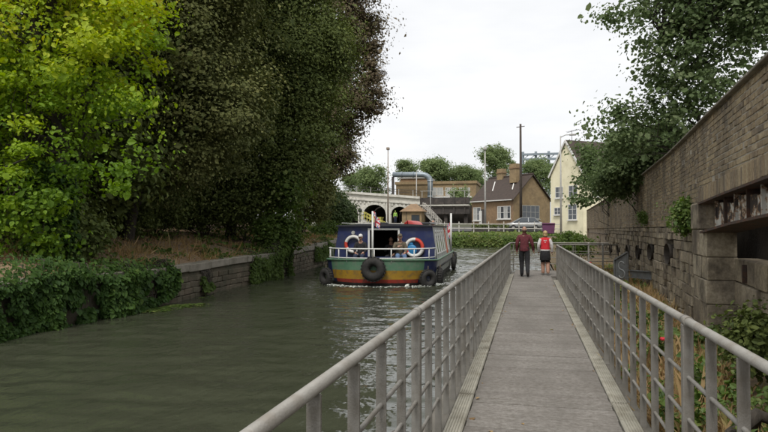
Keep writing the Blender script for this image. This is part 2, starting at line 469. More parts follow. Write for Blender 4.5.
def water_mat():
    m, nt, b = newmat('murky canal water')
    g = nd(nt, "ShaderNodeNewGeometry")
    mp = nd(nt, "ShaderNodeMapping"); mp.inputs["Scale"].default_value = (1, .62, 1); mp.inputs["Rotation"].default_value = (0, 0, .5)
    nt.links.new(g.outputs["Position"], mp.inputs["Vector"])
    n1 = nd(nt, "ShaderNodeTexNoise", Scale=2.5, Detail=3.0, Roughness=.55); nt.links.new(mp.outputs[0], n1.inputs["Vector"])
    n2 = nd(nt, "ShaderNodeTexNoise", Scale=8.0, Detail=2.0, Roughness=.5); nt.links.new(mp.outputs[0], n2.inputs["Vector"])
    n3 = nd(nt, "ShaderNodeTexNoise", Scale=.35, Detail=2.0); nt.links.new(g.outputs["Position"], n3.inputs["Vector"])
    mu = nd(nt, "ShaderNodeMath", operation='MULTIPLY'); mu.inputs[1].default_value = .22; nt.links.new(n2.outputs["Fac"], mu.inputs[0])
    ad = nd(nt, "ShaderNodeMath", operation='ADD'); nt.links.new(n1.outputs["Fac"], ad.inputs[0]); nt.links.new(mu.outputs[0], ad.inputs[1])
    am = nd(nt, "ShaderNodeMapRange"); am.inputs[1].default_value = .35; am.inputs[2].default_value = .7; am.inputs[3].default_value = .28; am.inputs[4].default_value = 1.0
    nt.links.new(n3.outputs["Fac"], am.inputs[0])
    bp = nd(nt, "ShaderNodeBump", Distance=.08); nt.links.new(ad.outputs[0], bp.inputs["Height"]); nt.links.new(am.outputs[0], bp.inputs["Strength"])
    nt.links.new(bp.outputs[0], b.inputs["Normal"])
    b.inputs["Base Color"].default_value = (.046, .050, .032, 1)
    b.inputs["Roughness"].default_value = .06; b.inputs["IOR"].default_value = 1.33; b.inputs["Specular IOR Level"].default_value = .5
    return m
M['water'] = water_mat()

# ================================================================== SETTING: ground, water, banks
def structure(name, me): return link(bpy.data.objects.new(name, me), None, "structure")
structure("ground", MB().poly([(-3000, -3000, -1.2), (3000, -3000, -1.2), (3000, 5000, -1.2), (-3000, 5000, -1.2)]).mesh("ground", M['ground']))
# water: rippled sheet in view, flat beyond it, one mesh
gx = np.arange(-22, 2.01, .09); gy = np.concatenate([np.arange(1.5, 40, .085), np.arange(40, 68.01, .11)])
GX, GY = np.meshgrid(gx, gy, indexing='ij')
def ripple(x, y):
    p = np.stack([x.ravel() * .95 + y.ravel() * .25, y.ravel() * 2.3 - x.ravel() * .2, x.ravel() * 0], -1)
    a = (1 + .7 * np.clip((y.ravel() - 14) / 18, 0, 1)) * (.55 + .9 * vnoise(np.stack([x.ravel() * .22, y.ravel() * .16, x.ravel() * 0 + 4], -1)))
    h = a * ((vnoise(p * .8) - .5) * .030 + (vnoise(p * 1.7 + 7) - .5) * .030 + (vnoise(p * 3.2 + 3) - .5) * .014)
    return h.reshape(x.shape)
GZ = ripple(GX, GY) * np.clip((GX + 22) / 1, 0, 1) * np.clip((2 - GX) / .3, 0, 1) * np.clip((68 - GY) / 1, 0, 1) * np.clip((GY - 1.5) / .3, 0, 1)
_a, _b = GX.shape; _i = np.arange(_a * _b).reshape(_a, _b)
_q = np.stack([_i[:-1, :-1], _i[1:, :-1], _i[1:, 1:], _i[:-1, 1:]], -1).reshape(-1, 4)
V = np.stack([GX, GY, GZ], -1).reshape(-1, 3); T = np.concatenate([_q[:, [0, 1, 2]], _q[:, [0, 2, 3]]])
k = len(V); x0, x1, y0, y1 = gx[0], gx[-1], gy[0], gy[-1]
for (a0, a1, b0, b1) in ((-60, 12, -60, y0), (-60, 12, y1, 76), (-60, x0, y0, y1), (x1, 12, y0, y1)):
    V = np.concatenate([V, [(a0, b0, 0), (a1, b0, 0), (a1, b1, 0), (a0, b1, 0)]]); T = np.concatenate([T, [[k, k+1, k+2], [k, k+2, k+3]]]); k += 4
structure("water", tri_mesh("water", V, T, M['water'], None, True))

BANK = np.array([(-9.4, -40), (-9.4, 9.5), (-9.4, 15), (-9.8, 19), (-10.1, 25), (-11.1, 32), (-12.2, 40), (-14.0, 50), (-16.5, 58), (-21, 63)])
def bank_x(y): return np.interp(y, BANK[:, 1], BANK[:, 0])
def bank_z(x, y):
    """top of the left bank: distance d behind the wall"""
    d = bank_x(y) - x
    top = np.interp(y, [0, 14, 24, 32, 40, 58], [1.0, .95, 1.0, 1.15, 1.4, 1.7])
    return top + np.interp(d, [0, .5, 2.5, 5, 9, 40, 90], [-.06, -.02, .42, .72, 1.1, 1.9, 2.4])
ys = np.concatenate([np.arange(-40, 4, 2.0), np.arange(4, 40, .3), np.arange(40, 63.1, 1.0)])
ds = np.concatenate([np.arange(.3, 8, .3), [9, 11, 14, 18, 25, 40, 90]])
P = np.zeros((len(ys), len(ds), 3))
for i, y in enumerate(ys):
    P[i, :, 0] = bank_x(y) - ds; P[i, :, 1] = y; P[i, :, 2] = bank_z(P[i, :, 0], y)
nz = fbm(P.reshape(-1, 3) * [1.1, 1.1, 0] + 5, 4).reshape(len(ys), len(ds))
P[:, :, 2] += (nz - .47) * .55 * np.clip(ds, 0, 1)[None]
structure("bank_terrain", grid_mesh("bank_terrain", P, M['litter']))

# far quay rising to the houses
def far_z(x, y):
    r = np.interp(y, [68, 70, 74, 80, 86, 100, 400], [1.25, 1.45, 1.75, 2.35, 2.75, 3.0, 3.2])
    r2 = np.interp(y, [56, 66, 80, 100, 400], [.9, 1.1, 1.6, 3.0, 3.2])
    w = np.clip((x - 1.5) / 3.0, 0, 1)
    return r * (1 - w) + r2 * w
xs = np.concatenate([np.linspace(-1500, -60, 6), np.arange(-50, 30, 1.0), np.linspace(32, 1500, 8)])
yy = np.concatenate([np.arange(68.0, 100, 1.0), [110, 130, 180, 400, 1000, 3000]])
P = np.zeros((len(xs), len(yy), 3)); P[:, :, 0] = xs[:, None]; P[:, :, 1] = yy[None]
P[:, :, 2] = far_z(P[:, :, 0], P[:, :, 1])
structure("far_ground", grid_mesh("far_ground", P, M['ground']))

# ------------------------------------------------------------------ right wall line and earth strip
WPTS = [(1.36, -3.0)] + [tuple(atz(a, b, 3.6)[:2]) for a, b in [(768, 60), (720, 105), (672.6, 152), (630, 185), (605, 200), (588, 210)]]
_wy = np.array([p[1] for p in WPTS]); _wx = np.array([p[0] for p in WPTS])
_f = np.arange(-3, 56, .5); _g = np.interp(_f, _wy, _wx)
for _ in range(12): _g[1:-1] = (_g[:-2] + 2 * _g[1:-1] + _g[2:]) / 4       # ease the corners of the line
def wall_x(y): return np.interp(y, _f, _g)
def wall_hit(px, py):
    r = ray(px, py); ts = np.linspace(.5, 80, 6000); i = int(np.argmax(ts * r.x > wall_x(ts * r.y))); return C0 + r * float(ts[i])
WEND = float(_f[-1])
def strip_z(x, y):
    return np.interp(y, [-5, 26, 36, 56, 70], [.22, .30, .55, .9, 1.1]) + np.clip((x - 1.0) / 1.6, 0, 1) * .12
ys = np.concatenate([np.arange(-6, 28, .14), np.arange(28, 70, .7)])
us = np.linspace(0, 1, 16)
P = np.zeros((len(ys), len(us), 3))
for i, y in enumerate(ys):
    x1 = wall_x(y) + .25 if y < 56 else 9.0
    P[i, :, 0] = .99 + (x1 - .99) * us; P[i, :, 1] = y
P[:, :, 2] = strip_z(P[:, :, 0], P[:, :, 1]) + (fbm(P.reshape(-1, 3) * [2.2, 2.2, 0] + 9, 4).reshape(P.shape[:2]) - .47) * .3 * np.clip(us * 4, 0, 1)[None]
structure("verge", grid_mesh("verge", P, M['earth']))
structure("verge_edge", MB().box(.93, .99, -6, 70, -1.1, .24).mesh("verge_edge", M['pontoon']))
structure("right_land", MB().poly([(wall_x(-3) + .3, -60, 1.2), (60, -60, 1.2), (60, 70, 1.2), (9, 70, 1.2), (6.0, 56, 1.2), (3.4, 14, 1.2)]).mesh("right_land", M['ground']))

# ================================================================== WALKWAY
DZ = .35
deck = MB().box(-.86, .925, -6, 25.6, -.25, .29)
deck.box(.925, 3.1, 22.6, 25.6, -.2, .29)
deck_o = deck.build("walkway", M['pontoon'], None, kind="structure")
DX0, DX1 = -.53, .74
def plank_mesh(L, w=.137, h=.05):
    # profile with shallow anti-slip grooves along its length
    pr = [(-w/2, 0), (w/2, 0), (w/2, h-.004), (w/2-.004, h)]
    for c in (.036, 0, -.036): pr += [(c+.007, h), (c+.004, h-.006), (c-.004, h-.006), (c-.007, h)]
    pr += [(-w/2+.004, h), (-w/2, h-.004)]
    return MB().prism(pr, (-L/2, 0, 0), (0, 1, 0), (0, 0, 1), (L, 0, 0)).mesh("plank", M['plank'])
pm = plank_mesh(DX1 - DX0)
y = -1.0; k = 0
while y < 22.5:
    o = bpy.data.objects.new("plank", pm)
    o.location = ((DX0 + DX1) / 2 + random.uniform(-.004, .004), y, .3 + random.uniform(-.0025, .0025)); o.rotation_euler = (random.gauss(0, .004), 0, random.gauss(0, .0012))
    link(o, deck_o); y += .1465; k += 1
    if k % 16 == 0: y += .016
pm2 = plank_mesh(3.65)
while y < 25.55:
    o = bpy.data.objects.new("plank", pm2); o.location = (DX0 + 1.82, y, .3 + random.uniform(-.002, .002)); link(o, deck_o); y += .1465
def kerb_mesh(L, w):
    pr = [(-w/2, 0), (w/2, 0), (w/2, .075), (w/2-.012, .087)]
    n = 5
    for i in range(n):
        c = w/2 - .03 - (w - .06) * i / (n - 1); pr += [(c+.007, .087), (c+.003, .079), (c-.003, .079), (c-.007, .087)]
    pr += [(-w/2+.012, .087), (-w/2, .075)]
    return MB().prism(pr, (0, 0, 0), (1, 0, 0), (0, 0, 1), (0, L, 0)).mesh("kerb", M['kerb'])
km = kerb_mesh(2.36, .15)
for i in range(10):
    for x in (DX0 - .082, DX1 + .082):
        if x > 0 and i == 9: continue
        o = bpy.data.objects.new("kerb", km); o.location = (x + random.uniform(-.003, .003), -1.0 + i * 2.4, .291); link(o, deck_o)
# upstand outside the kerbs that carries the posts
MB().box(-.858, -.689, -6, 25.55, .2905, .35).build("edge_beam", M['pontoon'], deck_o, bevel=.01)
MB().box(.899, .985, -6, 22.3, .2405, .352).build("edge_beam", M['pontoon'], deck_o, bevel=.01)
# bolts on the edge beams
n = 46; lx = RNG.uniform(-.5, .72, n); lx = np.where(RNG.random(n) < .6, np.where(RNG.random(n) < .5, -.51, .72) + RNG.normal(0, .03, n), lx); ly = RNG.uniform(3, 21, n)
leaves("fallen_leaves", np.stack([lx, ly, lx * 0 + .356], -1), np.tile([0, 0, 1.0], (n, 1)), .045, M['dry'], None, None, 'oval', .15, label="few dry fallen leaves lying on the walkway deck", cat="leaves")
bm_ = MB().tube([(0, 0, 0), (0, 0, .018)], .012, 6).mesh("bolt", M['bar'])

def railing(label, path, posts_at, zb, flip=1):
    """path: plan polyline from the near end; balusters every half metre"""
    t = thing("railing", label, "railing", (path[0][0], path[0][1], zb), 0, "railings of the walkway")
    pts = [Vector((a, b, 0)) for a, b in path]
    cum = [0]
    for a, b in zip(pts, pts[1:]): cum.append(cum[-1] + (b - a).length)
    def at(s):
        for i in range(len(pts) - 1):
            if s <= cum[i+1] or i == len(pts) - 2:
                d = (pts[i+1] - pts[i]).normalized(); return pts[i] + d * (s - cum[i]), d
    H = 1.1
    tr = MB().tube([p + Vector((0, 0, DZ + H)) for p in pts], .025, 14); tr.build("top_rail", M['rail'], t, world=True)
    for z in (.77, .52, .27):
        MB().tube([p + Vector((0, 0, DZ + z)) for p in pts], .0125, 8).build("mid_rail", M['bar'], t, world=True)
    s = .01; s0 = posts_at
    k = 0
    while s < cum[-1]:
        p, d = at(s); sd = Vector((d.y, -d.x, 0)); Z = Vector((0, 0, 1))
        is_post = abs(((s - s0) / 4.0) - round((s - s0) / 4.0)) < .05
        if is_post:
            MB().obox(p + Z * (zb + (DZ + H - .02 - zb) / 2), sd * .03, d * .03, Z * ((DZ + H - .02 - zb) / 2)).build("post", M['rail'], t, world=True, bevel=.004)
            MB().obox(p + Z * (zb + .006), sd * .06, d * .06, Z * .006).build("base_plate", M['bar'], t, world=True)
            MB().tube([p - d * .05 + Z * (DZ + H), p + d * .05 + Z * (DZ + H)], .031, 14).build("sleeve", M['rail'], t, world=True)
        else:
            lean = random.gauss(0, .003)
            MB().obox(p + Z * (zb + (DZ + H - .02 - zb) / 2), sd * .026, d * .006 + Z * lean * .01, Z * ((DZ + H - .02 - zb) / 2)).build("baluster", M['bar'], t, world=True)
        s += .5; k += 1
    return t
def arc(cx, cy, r, a0, a1, n=7):
    return [(cx + r * math.cos(a0 + (a1 - a0) * i / n), cy + r * math.sin(a0 + (a1 - a0) * i / n)) for i in range(n + 1)]
railing("grey metal railing between walkway and canal water, turning right at its far end",
        [(-.725, -1.97)] + arc(.075, 24.6, .8, PI, PI / 2) + [(3.0, 25.4)], 6.0, .35)
railing("grey metal railing between walkway and old brick wall",
        [(.918, -1.97)] + arc(1.718, 22.0, .8, PI, PI / 2) + [(3.0, 22.8)], 6.0, .352)

# ================================================================== OLD WALL ON THE RIGHT
wall = thing("retaining_wall", "tall old brick and stone wall beside the walkway", "wall", (2.2, 6.5, .2))
ZB, ZT = 2.05, 3.6
YR = 10.3                                                    # from here towards the viewer the girder is let in
def lip_top(y): return np.interp(y, [6.5, 10.45], [2.49, 2.385])
def lip_bot(y): return np.interp(y, [6.5, 9.6], [2.16, 1.965])
# core behind the bricks
yy = np.concatenate([np.arange(-3, 56, .5)])
core = MB()
for a, b in zip(yy, yy[1:]):
    for (za, zb2) in ((ZB if a >= YR - .2 else 2.5, ZT - .03),):
        x0, x1 = float(wall_x(a)) + .003, float(wall_x(b)) + .003
        pa = [(x0, a), (x0 + .42, a), (x1 + .42, b), (x1, b)]
        k = len(core.v); core.v += [(p[0], p[1], za) for p in pa] + [(p[0], p[1], zb2) for p in pa]
        core._f([(k, k+1, k+2, k+3), (k+4, k+5, k+6, k+7), (k, k+1, k+5, k+4), (k+1, k+2, k+6, k+5), (k+2, k+3, k+7, k+6), (k+3, k, k+4, k+7)])
core.build("mortar_bed", M['mortar'], wall, world=True)
# bricks: alternate courses of stretchers and headers
CO = .0755
brk = []
ncourse = int((ZT - ZB) / CO) + 1
for c in range(-1, ncourse):
    z = ZB + CO * c + CO / 2
    L = .2255 if c % 2 == 0 else .113
    yb = -3 + (0 if c % 2 == 0 else .056) + random.uniform(-.02, .02)
    while yb < 55.4:
        if z < (2.5 + .1 if yb < YR else ZB + .0): yb += L; continue
        brk.append((yb + L / 2, z, L - .016)); yb += L
def visible(y, z): return y > 6.3
bm_s = {}
def brick_mesh(L):
    k = round(L, 3)
    if k not in bm_s:
        bm_s[k] = MB().box(-.05, .05, -L/2, L/2, -.0305, .0305).mesh("brick", M['brick'], bevel=.004)
    return bm_s[k]
brk.sort(key=lambda q: (not visible(q[0], q[1]), q[0] - 1.5 * (q[2] > .15)))
rest = MB()
def wdir(y):
    d = Vector((float(wall_x(y + .3) - wall_x(y - .3)), .6, 0)); return d.normalized()
for i, (yb, z, L) in enumerate(brk):
    d = wdir(yb); px_ = random.gauss(0, .0035)
    if random.random() < .025: px_ += .012
    c = Vector((float(wall_x(yb)) + .045 + px_, yb, z + random.gauss(0, .0015)))
    if i < 300:
        o = bpy.data.objects.new("brick", brick_mesh(L)); o.location = c - wall.location
        o.rotation_euler = (random.gauss(0, .008), random.gauss(0, .01), math.atan2(-d.x, d.y) + random.gauss(0, .012)); link(o, wall)
    else:
        rest.ti = random.random() * .98 + .01
        n = Vector((-d.y, d.x, 0))
        rest.obox(c, n * .05, d * (L / 2), (0, 0, .0305))
rest.build("brickwork", M['brick'], wall, world=True, kind="stuff")
# thin weathered cap course, in lengths
cs = -3.0
capm = MB().box(-.07, .40, -.45, .45, 0, .035).mesh("cap_slab", M['coping'], bevel=.006)
while cs < 55:
    d = wdir(cs + .45)
    o = bpy.data.objects.new("cap_slab", capm); o.location = Vector((float(wall_x(cs + .45)), cs + .45, ZT - .022 + random.uniform(-.003, .003))) - wall.location
    o.rotation_euler = (random.gauss(0, .003), random.gauss(0, .006), math.atan2(-d.x, d.y)); link(o, wall); cs += .912
# rough stone lower part: one carved sheet with recessed joints and hollow niches
NICHE = [(14.5, 1.46), (17.8, 1.38), (21.2, 1.26), (24.8, 1.18), (28.6, 1.08), (32.6, .98), (37, .9), (42, .85)]
def carve(yv, zv):
    """how far the stone face stands behind the wall line"""
    p = np.stack([yv * 1.6, zv * 2.4, yv * 0], -1)
    d = (fbm(p, 5) - .47) * .16
    d = d + (fbm(np.stack([yv * 7, zv * 1.6, yv * 0 + 3], -1), 3) - .45) * .05        # upright runnels
    row = np.floor(zv / .31); jz = np.abs(zv / .31 - row - .5)
    off = np.sin(row * 12.9) * 43.7; jy = np.abs((yv / .62 + off) % 1 - .5)
    amt = np.clip(fbm(np.stack([yv * .5, zv * .5, yv * 0 + 8], -1), 2) * 3 - .7, 0, 1)
    d = d + .035 * amt * (np.clip((jz - .44) / .05, 0, 1) + np.clip((jy - .47) / .025, 0, 1)).clip(0, 1)
    for (a, b) in NICHE:
        e = ((yv - a) / .72) ** 2 + ((zv - b) / .33) ** 2
        d = d + .50 * np.clip((1.15 - e) / .4, 0, 1)
    return d
ya = np.concatenate([np.arange(10.6, 30, .055), np.arange(30, 55.6, .14)])
za = np.arange(.05, ZB + .03, .045)
Y2, Z2 = np.meshgrid(ya, za, indexing='ij')
D2 = carve(Y2.ravel(), Z2.ravel()).reshape(Y2.shape)
ridge = np.clip((Z2 - (ZB - .16)) / .05, 0, 1) * .0
P = np.stack([wall_x(Y2) + .085 + D2 * .9, Y2, Z2], -1) - np.array(wall.location)
link(bpy.data.objects.new("stone_face", grid_mesh("stone_face", P, M['rubble'])), wall)
# squared stones of uneven size set proud of that face
random.seed(5); STN = []
rows = [.10, .30, .47, .68, .86, 1.02, 1.22, 1.39, 1.60, 1.78, 1.92, 2.04]
smeshes = []
for L in (.20, .27, .33, .40, .50):
    smeshes.append((L, MB().box(-.09, .09, -L/2, L/2, -.5, .5).mesh("stone", M['stone'], bevel=.02)))
for j in range(len(rows) - 1):
    y = 11.02 + random.uniform(-.1, .1)
    while y < 36:
        L, sme = random.choice(smeshes); zc = (rows[j] + rows[j+1]) / 2; hz_ = rows[j+1] - rows[j]; yc = y + L / 2; y += L
        if any(((yc - a) / (.50 + L * .4)) ** 2 + ((zc - b) / (.24 + hz_ * .42)) ** 2 < 1 for a, b in NICHE): continue
        if random.random() < .06: continue
        STN.append((yc, zc, L, hz_, sme))
STN.sort(key=lambda q: q[0]); srest = MB()
for si, (yc, zc, L, hz_, sme) in enumerate(STN):
        d = wdir(yc)
        if si >= 270:
            srest.ti = random.random() * .98 + .01; srest.obox((float(wall_x(yc)) + .09 + random.gauss(0, .02), yc, zc), Vector((-d.y, d.x, 0)) * .09, d * (L / 2 - .01), (0, 0, hz_ / 2 - .01)); continue
        o = bpy.data.objects.new("stone", sme); o.scale = (1, (L - random.uniform(.006, .025)) / L, hz_ - random.uniform(.008, .025))
        o.location = Vector((float(wall_x(yc)) + .09 + random.gauss(0, .018), yc, zc)) - wall.location
        o.rotation_euler = (random.gauss(0, .02), random.gauss(0, .03), math.atan2(-d.x, d.y) + random.gauss(0, .03)); link(o, wall)
srest.build("stonework", M['stone'], wall, world=True, kind="stuff")
for (a, b_) in NICHE:                                   # bowl linings coloured near black to paint the shade inside the niches
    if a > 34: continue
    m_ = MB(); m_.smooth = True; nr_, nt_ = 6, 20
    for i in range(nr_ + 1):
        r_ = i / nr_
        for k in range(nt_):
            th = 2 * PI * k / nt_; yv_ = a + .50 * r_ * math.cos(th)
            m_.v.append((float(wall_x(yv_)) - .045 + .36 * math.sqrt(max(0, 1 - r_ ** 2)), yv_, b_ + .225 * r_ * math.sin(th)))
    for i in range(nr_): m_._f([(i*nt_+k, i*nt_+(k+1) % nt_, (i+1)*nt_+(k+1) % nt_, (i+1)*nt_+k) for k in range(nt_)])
    m_.build("niche_shade_lining", M['nearblack'], wall, world=True)
b = MB()
for a, c in zip(ya[::8], ya[8::8]): b.obox(((wall_x(a) + wall_x(c)) / 2 + .80, (a + c) / 2, .95), (.12, 0, 0), Vector((float(wall_x(c) - wall_x(a)) / 2, (c - a) / 2, 0)), (0, 0, 1.06))
b.build("backing", M['nearblack'], wall, world=True)
# end face of the wall
xe = float(wall_x(55.4)); MB().box(xe - .03, xe + .5, 55.38, 55.62, .3, ZT).build("end_pier", M['rubble'], wall, world=True)

# ---- girder opening
def wp(y, inset, z): return Vector((float(wall_x(y)) + inset, y, z))
Y0 = -2.5
# soldier course of bricks on edge above the lip
yb = YR + .1; k = 0
sold = MB().box(-.055, .05, -.036, .036, -.105, .105).mesh("brick", M['brick'], bevel=.005)
while yb > 4.6:
    zc = float(lip_top(yb)) + .107 + .02
    o = bpy.data.objects.new("brick", sold); o.location = wp(yb, .04 + random.gauss(0, .004), zc) - wall.location
    o.rotation_euler = (random.gauss(0, .03), 0, math.atan2(-wdir(yb).x, wdir(yb).y)); link(o, wall); yb -= .083; k += 1
MB().obox((wp(Y0, .27, 2.56) + wp(4.6, .27, 2.56)) / 2, (.2, 0, 0), (wp(4.6, 0, 0) - wp(Y0, 0, 0)) / 2, (0, 0, .11)).build("lintel", M['stone'], wall, world=True)
def plate(name, ya_, yb_, in0, in1, zf0, zf1, m):
    """plate following the wall between two insets and two height lines"""
    mb = MB(); k = 0; n = 6
    for i in range(n + 1):
        y = ya_ + (yb_ - ya_) * i / n
        mb.v += [tuple(wp(y, in0, float(zf0(y)))), tuple(wp(y, in1, float(zf0(y)))), tuple(wp(y, in1, float(zf1(y)))), tuple(wp(y, in0, float(zf1(y))))]
    for i in range(n):
        k = i * 4; mb._f([(k, k+1, k+5, k+4), (k+1, k+2, k+6, k+5), (k+2, k+3, k+7, k+6), (k+3, k, k+4, k+7)])
    mb._f([(0, 1, 2, 3), (n*4, n*4+1, n*4+2, n*4+3)])
    return mb.build(name, m, wall, world=True)
plate("girder_top_flange", Y0, YR + .15, -.045, .36, lambda y: lip_top(y) - .012, lambda y: lip_top(y) + .016, M['rust'])
plate("girder_bottom_flange", Y0, YR - .45, -.10, .36, lambda y: lip_bot(y) - .03, lambda y: lip_bot(y), M['rust'])
plate("girder_web", Y0, YR, .20, .225, lambda y: lip_bot(y), lambda y: lip_top(y) - .012, M['flake'])
yb = YR - .75; k = 0
while yb > 4:
    z0, z1 = float(lip_bot(yb)), float(lip_top(yb)) - .013
    MB().obox((wp(yb, .13, z0) + wp(yb, .13, z1)) / 2, (.07, 0, 0), (0, .012, 0), (0, 0, (z1 - z0) / 2)).build("stiffener", M['rust'] if k % 2 else M['flake'], wall, world=True)
    yb -= .62; k += 1
# fascia boards between the stiffeners, paint mostly gone
yb = YR - .9; k = 0
while yb > 5:
    z0, z1 = float(lip_bot(yb)) + .002, float(lip_top(yb)) - .05 - .03 * (k % 3)
    MB().obox((wp(yb, .12, z0) + wp(yb, .12, z1)) / 2, (.02, 0, 0), (0, .16, 0), (0, 0, (z1 - z0) / 2)).build("board", M['flake'], wall, world=True)
    yb -= .45; k += 1
# upright stone at the end of the girder and the pier under it
for (ya_, yb_, z0, z1, ins) in ((10.32, 11.0, 1.99, 2.40, -.06),):
    MB().obox((wp((ya_+yb_)/2, ins + .2, (z0+z1)/2)), (.2, 0, 0), (wdir(10.6) * (yb_-ya_) / 2), (0, 0, (z1-z0)/2)).build("stone", M['stone'], wall, world=True, bevel=.02)
random.seed(21)
zs = [.0, .46, .93, 1.27, 1.60, 1.985]
for j in range(5):
    w = [.62, .42, .7, .5, .64][j]
    for (ya_, yb_) in ((9.62 + .0, 9.62 + w), (9.62 + w + .015, 10.9)):
        ins = -.045 + random.uniform(-.02, .02)
        MB().obox(wp((ya_+yb_)/2, ins + .2, (zs[j]+zs[j+1])/2), (.2, 0, 0), wdir(10) * (yb_-ya_-.008) / 2, (0, 0, (zs[j+1]-zs[j]-.008)/2)).build("stone", M['stone'], wall, world=True, bevel=.010)
# set-back stones under the girder
for j in range(5):
    yb = 9.55
    while yb > 3.5:
        w = random.uniform(.45, .85); z0, z1 = zs[j], min(zs[j+1], float(lip_bot(yb)) - .03)
        MB().obox(wp(yb - w/2, (.62 if j == 4 else .30) + random.uniform(-.035, .03) + .15, (z0+z1)/2), (.15, 0, 0), wdir(yb) * (w - .016) / 2, (0, 0, (z1-z0-.016)/2)).build("stone", M['stone'], wall, world=True, bevel=.012)
        yb -= w
MB().obox((wp(Y0, .82, 1.1) + wp(10.6, .82, 1.1)) / 2, (.2, 0, 0), (wp(10.6, 0, 0) - wp(Y0, 0, 0)) / 2, (0, 0, 1.4)).build("backing", M['nearblack'], wall, world=True)
MB().obox((wp(Y0, .45, 1.0) + wp(3.5, .45, 1.0)) / 2, (.12, 0, 0), (wp(3.5, 0, 0) - wp(Y0, 0, 0)) / 2, (0, 0, .98)).build("lower_face", M['rubble'], wall, world=True)
# rust runs: iron cramps let into the stones
for (y, z, h) in ((8.85, 1.42, .12), (8.5, .62, .14)):
    MB().obox(wp(y, .285, z), (.035, 0, 0), (0, .018, 0), (0, 0, h)).build("iron_cramp", M['rust'], wall, world=True)
# old cable clipped along the stone
cb = [wp(y, -.02, 1.72 - .02 * math.sin(y * 1.7)) for y in np.arange(34, 55, 1.2)]
c_ = MB().tube(cb, .02, 6)
c_.build("cable", M['nearblack'], wall, world=True)

# ---- steel bracket with a painted S, and the channel beam next to it
M['steelgrey'] = mat('grey painted steel', (.20, .205, .20), (.14, .145, .145), 6, .6, .3, 50, dirt=(.09, .07, .05), dscale=4, damt=.6)
M['palepaint'] = mat('faded white paint', (.42, .43, .42), (.30, .31, .31), 12, .8, .2, 60)
M['white'] = mat('white paint', (.72, .72, .69), (.62, .62, .59), 4, .6, .1, 60)
a, b2, c2, d2 = atY(615.5, 260, 19.0), atY(628, 252.5, 18.6), atY(628, 283, 18.6), atY(615.5, 286, 19.0)
br = thing("steel_plate", "upright grey steel plate with a white painted letter S", "plate", (a.x, 19.0, d2.z))
u = (b2 - a); u.z = 0; W_ = u.length; u.normalize(); nrm = Vector((u.y, -u.x, 0))
zlo = float(strip_z((a.x + b2.x) / 2, 19)) - .1
pr = [(0, zlo - a.z), (W_, zlo - a.z), (W_, b2.z - a.z), (0, 0)]
MB().prism(pr, a, u, (0, 0, 1), -nrm * .03).build("plate", M['steelgrey'], br, world=True, bevel=.004)
fr = MB(); up_ = Vector((0, 0, 1))
fr.bar(a + up_ * .01 + nrm * .03, a + u * W_ + up_ * (b2.z - a.z + .01) + nrm * .03, .06, .04)
fr.build("rim", M['steelgrey'], br, world=True)
MB().bar(a - u * .02 + up_ * -.01 + nrm * .02, Vector((a.x, a.y, zlo)) - u * .02 + nrm * .02, .05, .04, nrm).build("rim", M['steelgrey'], br, world=True)
sp = []
for i in range(19):
    t = i / 18
    if t < .5: an = PI * (.15 + 1.35 * t * 2); q = (.5 + .24 * math.cos(an), .68 + .15 * math.sin(an))
    else: an = PI * (.5 - 1.35 * (t - .5) * 2); q = (.5 + .24 * math.cos(an), .38 + .15 * math.sin(an))
    sp.append(a + u * W_ * q[0] + up_ * (-.62 + q[1] * .78 - .06) + nrm * .004)
MB().tube(sp, [.017] * 19, 6).build("letter", M['palepaint'], br, world=True)
e0, e1 = atY(630, 270, 18.6), atY(655, 272, 17.9)
bb = thing("channel_beam", "short grey steel channel fixed low on the stone wall beside the S plate", "beam", (e0.x, e0.y, e0.z - .25))
dv = (e1 - e0).normalized(); nb_ = Vector((dv.y, -dv.x, 0))
MB().bar(e0 - up_ * .1, e1 - up_ * .1, .02, .2).build("web", M['steelgrey'], bb, world=True)
MB().bar(e0 + nb_ * .04, e1 + nb_ * .04, .1, .02).build("flange", M['steelgrey'], bb, world=True)
MB().bar(e0 + nb_ * .04 - up_ * .2, e1 + nb_ * .04 - up_ * .2, .1, .02).build("flange", M['steelgrey'], bb, world=True)
for q in (e0, e1):
    MB().bar(q - up_ * .1 - nb_ * .01, wp(q.y, .1, q.z - .1), .05, .05).build("fixing_bar", M['steelgrey'], bb, world=True)

# ================================================================== LEFT BANK WALL
bw = thing("canal_bank_wall", "low stone canal bank wall with concrete coping under the trees", "wall", (-9.4, 10, 0))
def bdir(y):
    return Vector((float(bank_x(y + .4) - bank_x(y - .4)), .8, 0)).normalized()
def bank_top(y): return float(np.interp(y, [0, 14, 24, 32, 40, 58], [1.0, .95, 1.0, 1.15, 1.4, 1.7]))
core = MB(); yy = np.arange(-40, 62.6, 1.5)
for a, b in zip(yy, yy[1:]):
    xa, xb = float(bank_x(a)), float(bank_x(b)); ta, tb = bank_top(a) - .1, bank_top(b) - .1; k = len(core.v)
    core.v += [(xa - .03, a, -1.1), (xb - .03, b, -1.1), (xb - .03, b, tb), (xa - .03, a, ta), (xa - .5, a, -1.1), (xb - .5, b, -1.1), (xb - .5, b, tb), (xa - .5, a, ta)]
    core._f([(k, k+1, k+2, k+3), (k+3, k+2, k+6, k+7), (k+4, k+5, k+6, k+7)])
core.build("wall_core", M['bankstone'], bw, world=True)
sm = [MB().box(-.07, .07, -L/2, L/2, -.082, .082).mesh("stone", M['bankstone'], bevel=.018) for L in (.34, .45, .56)]
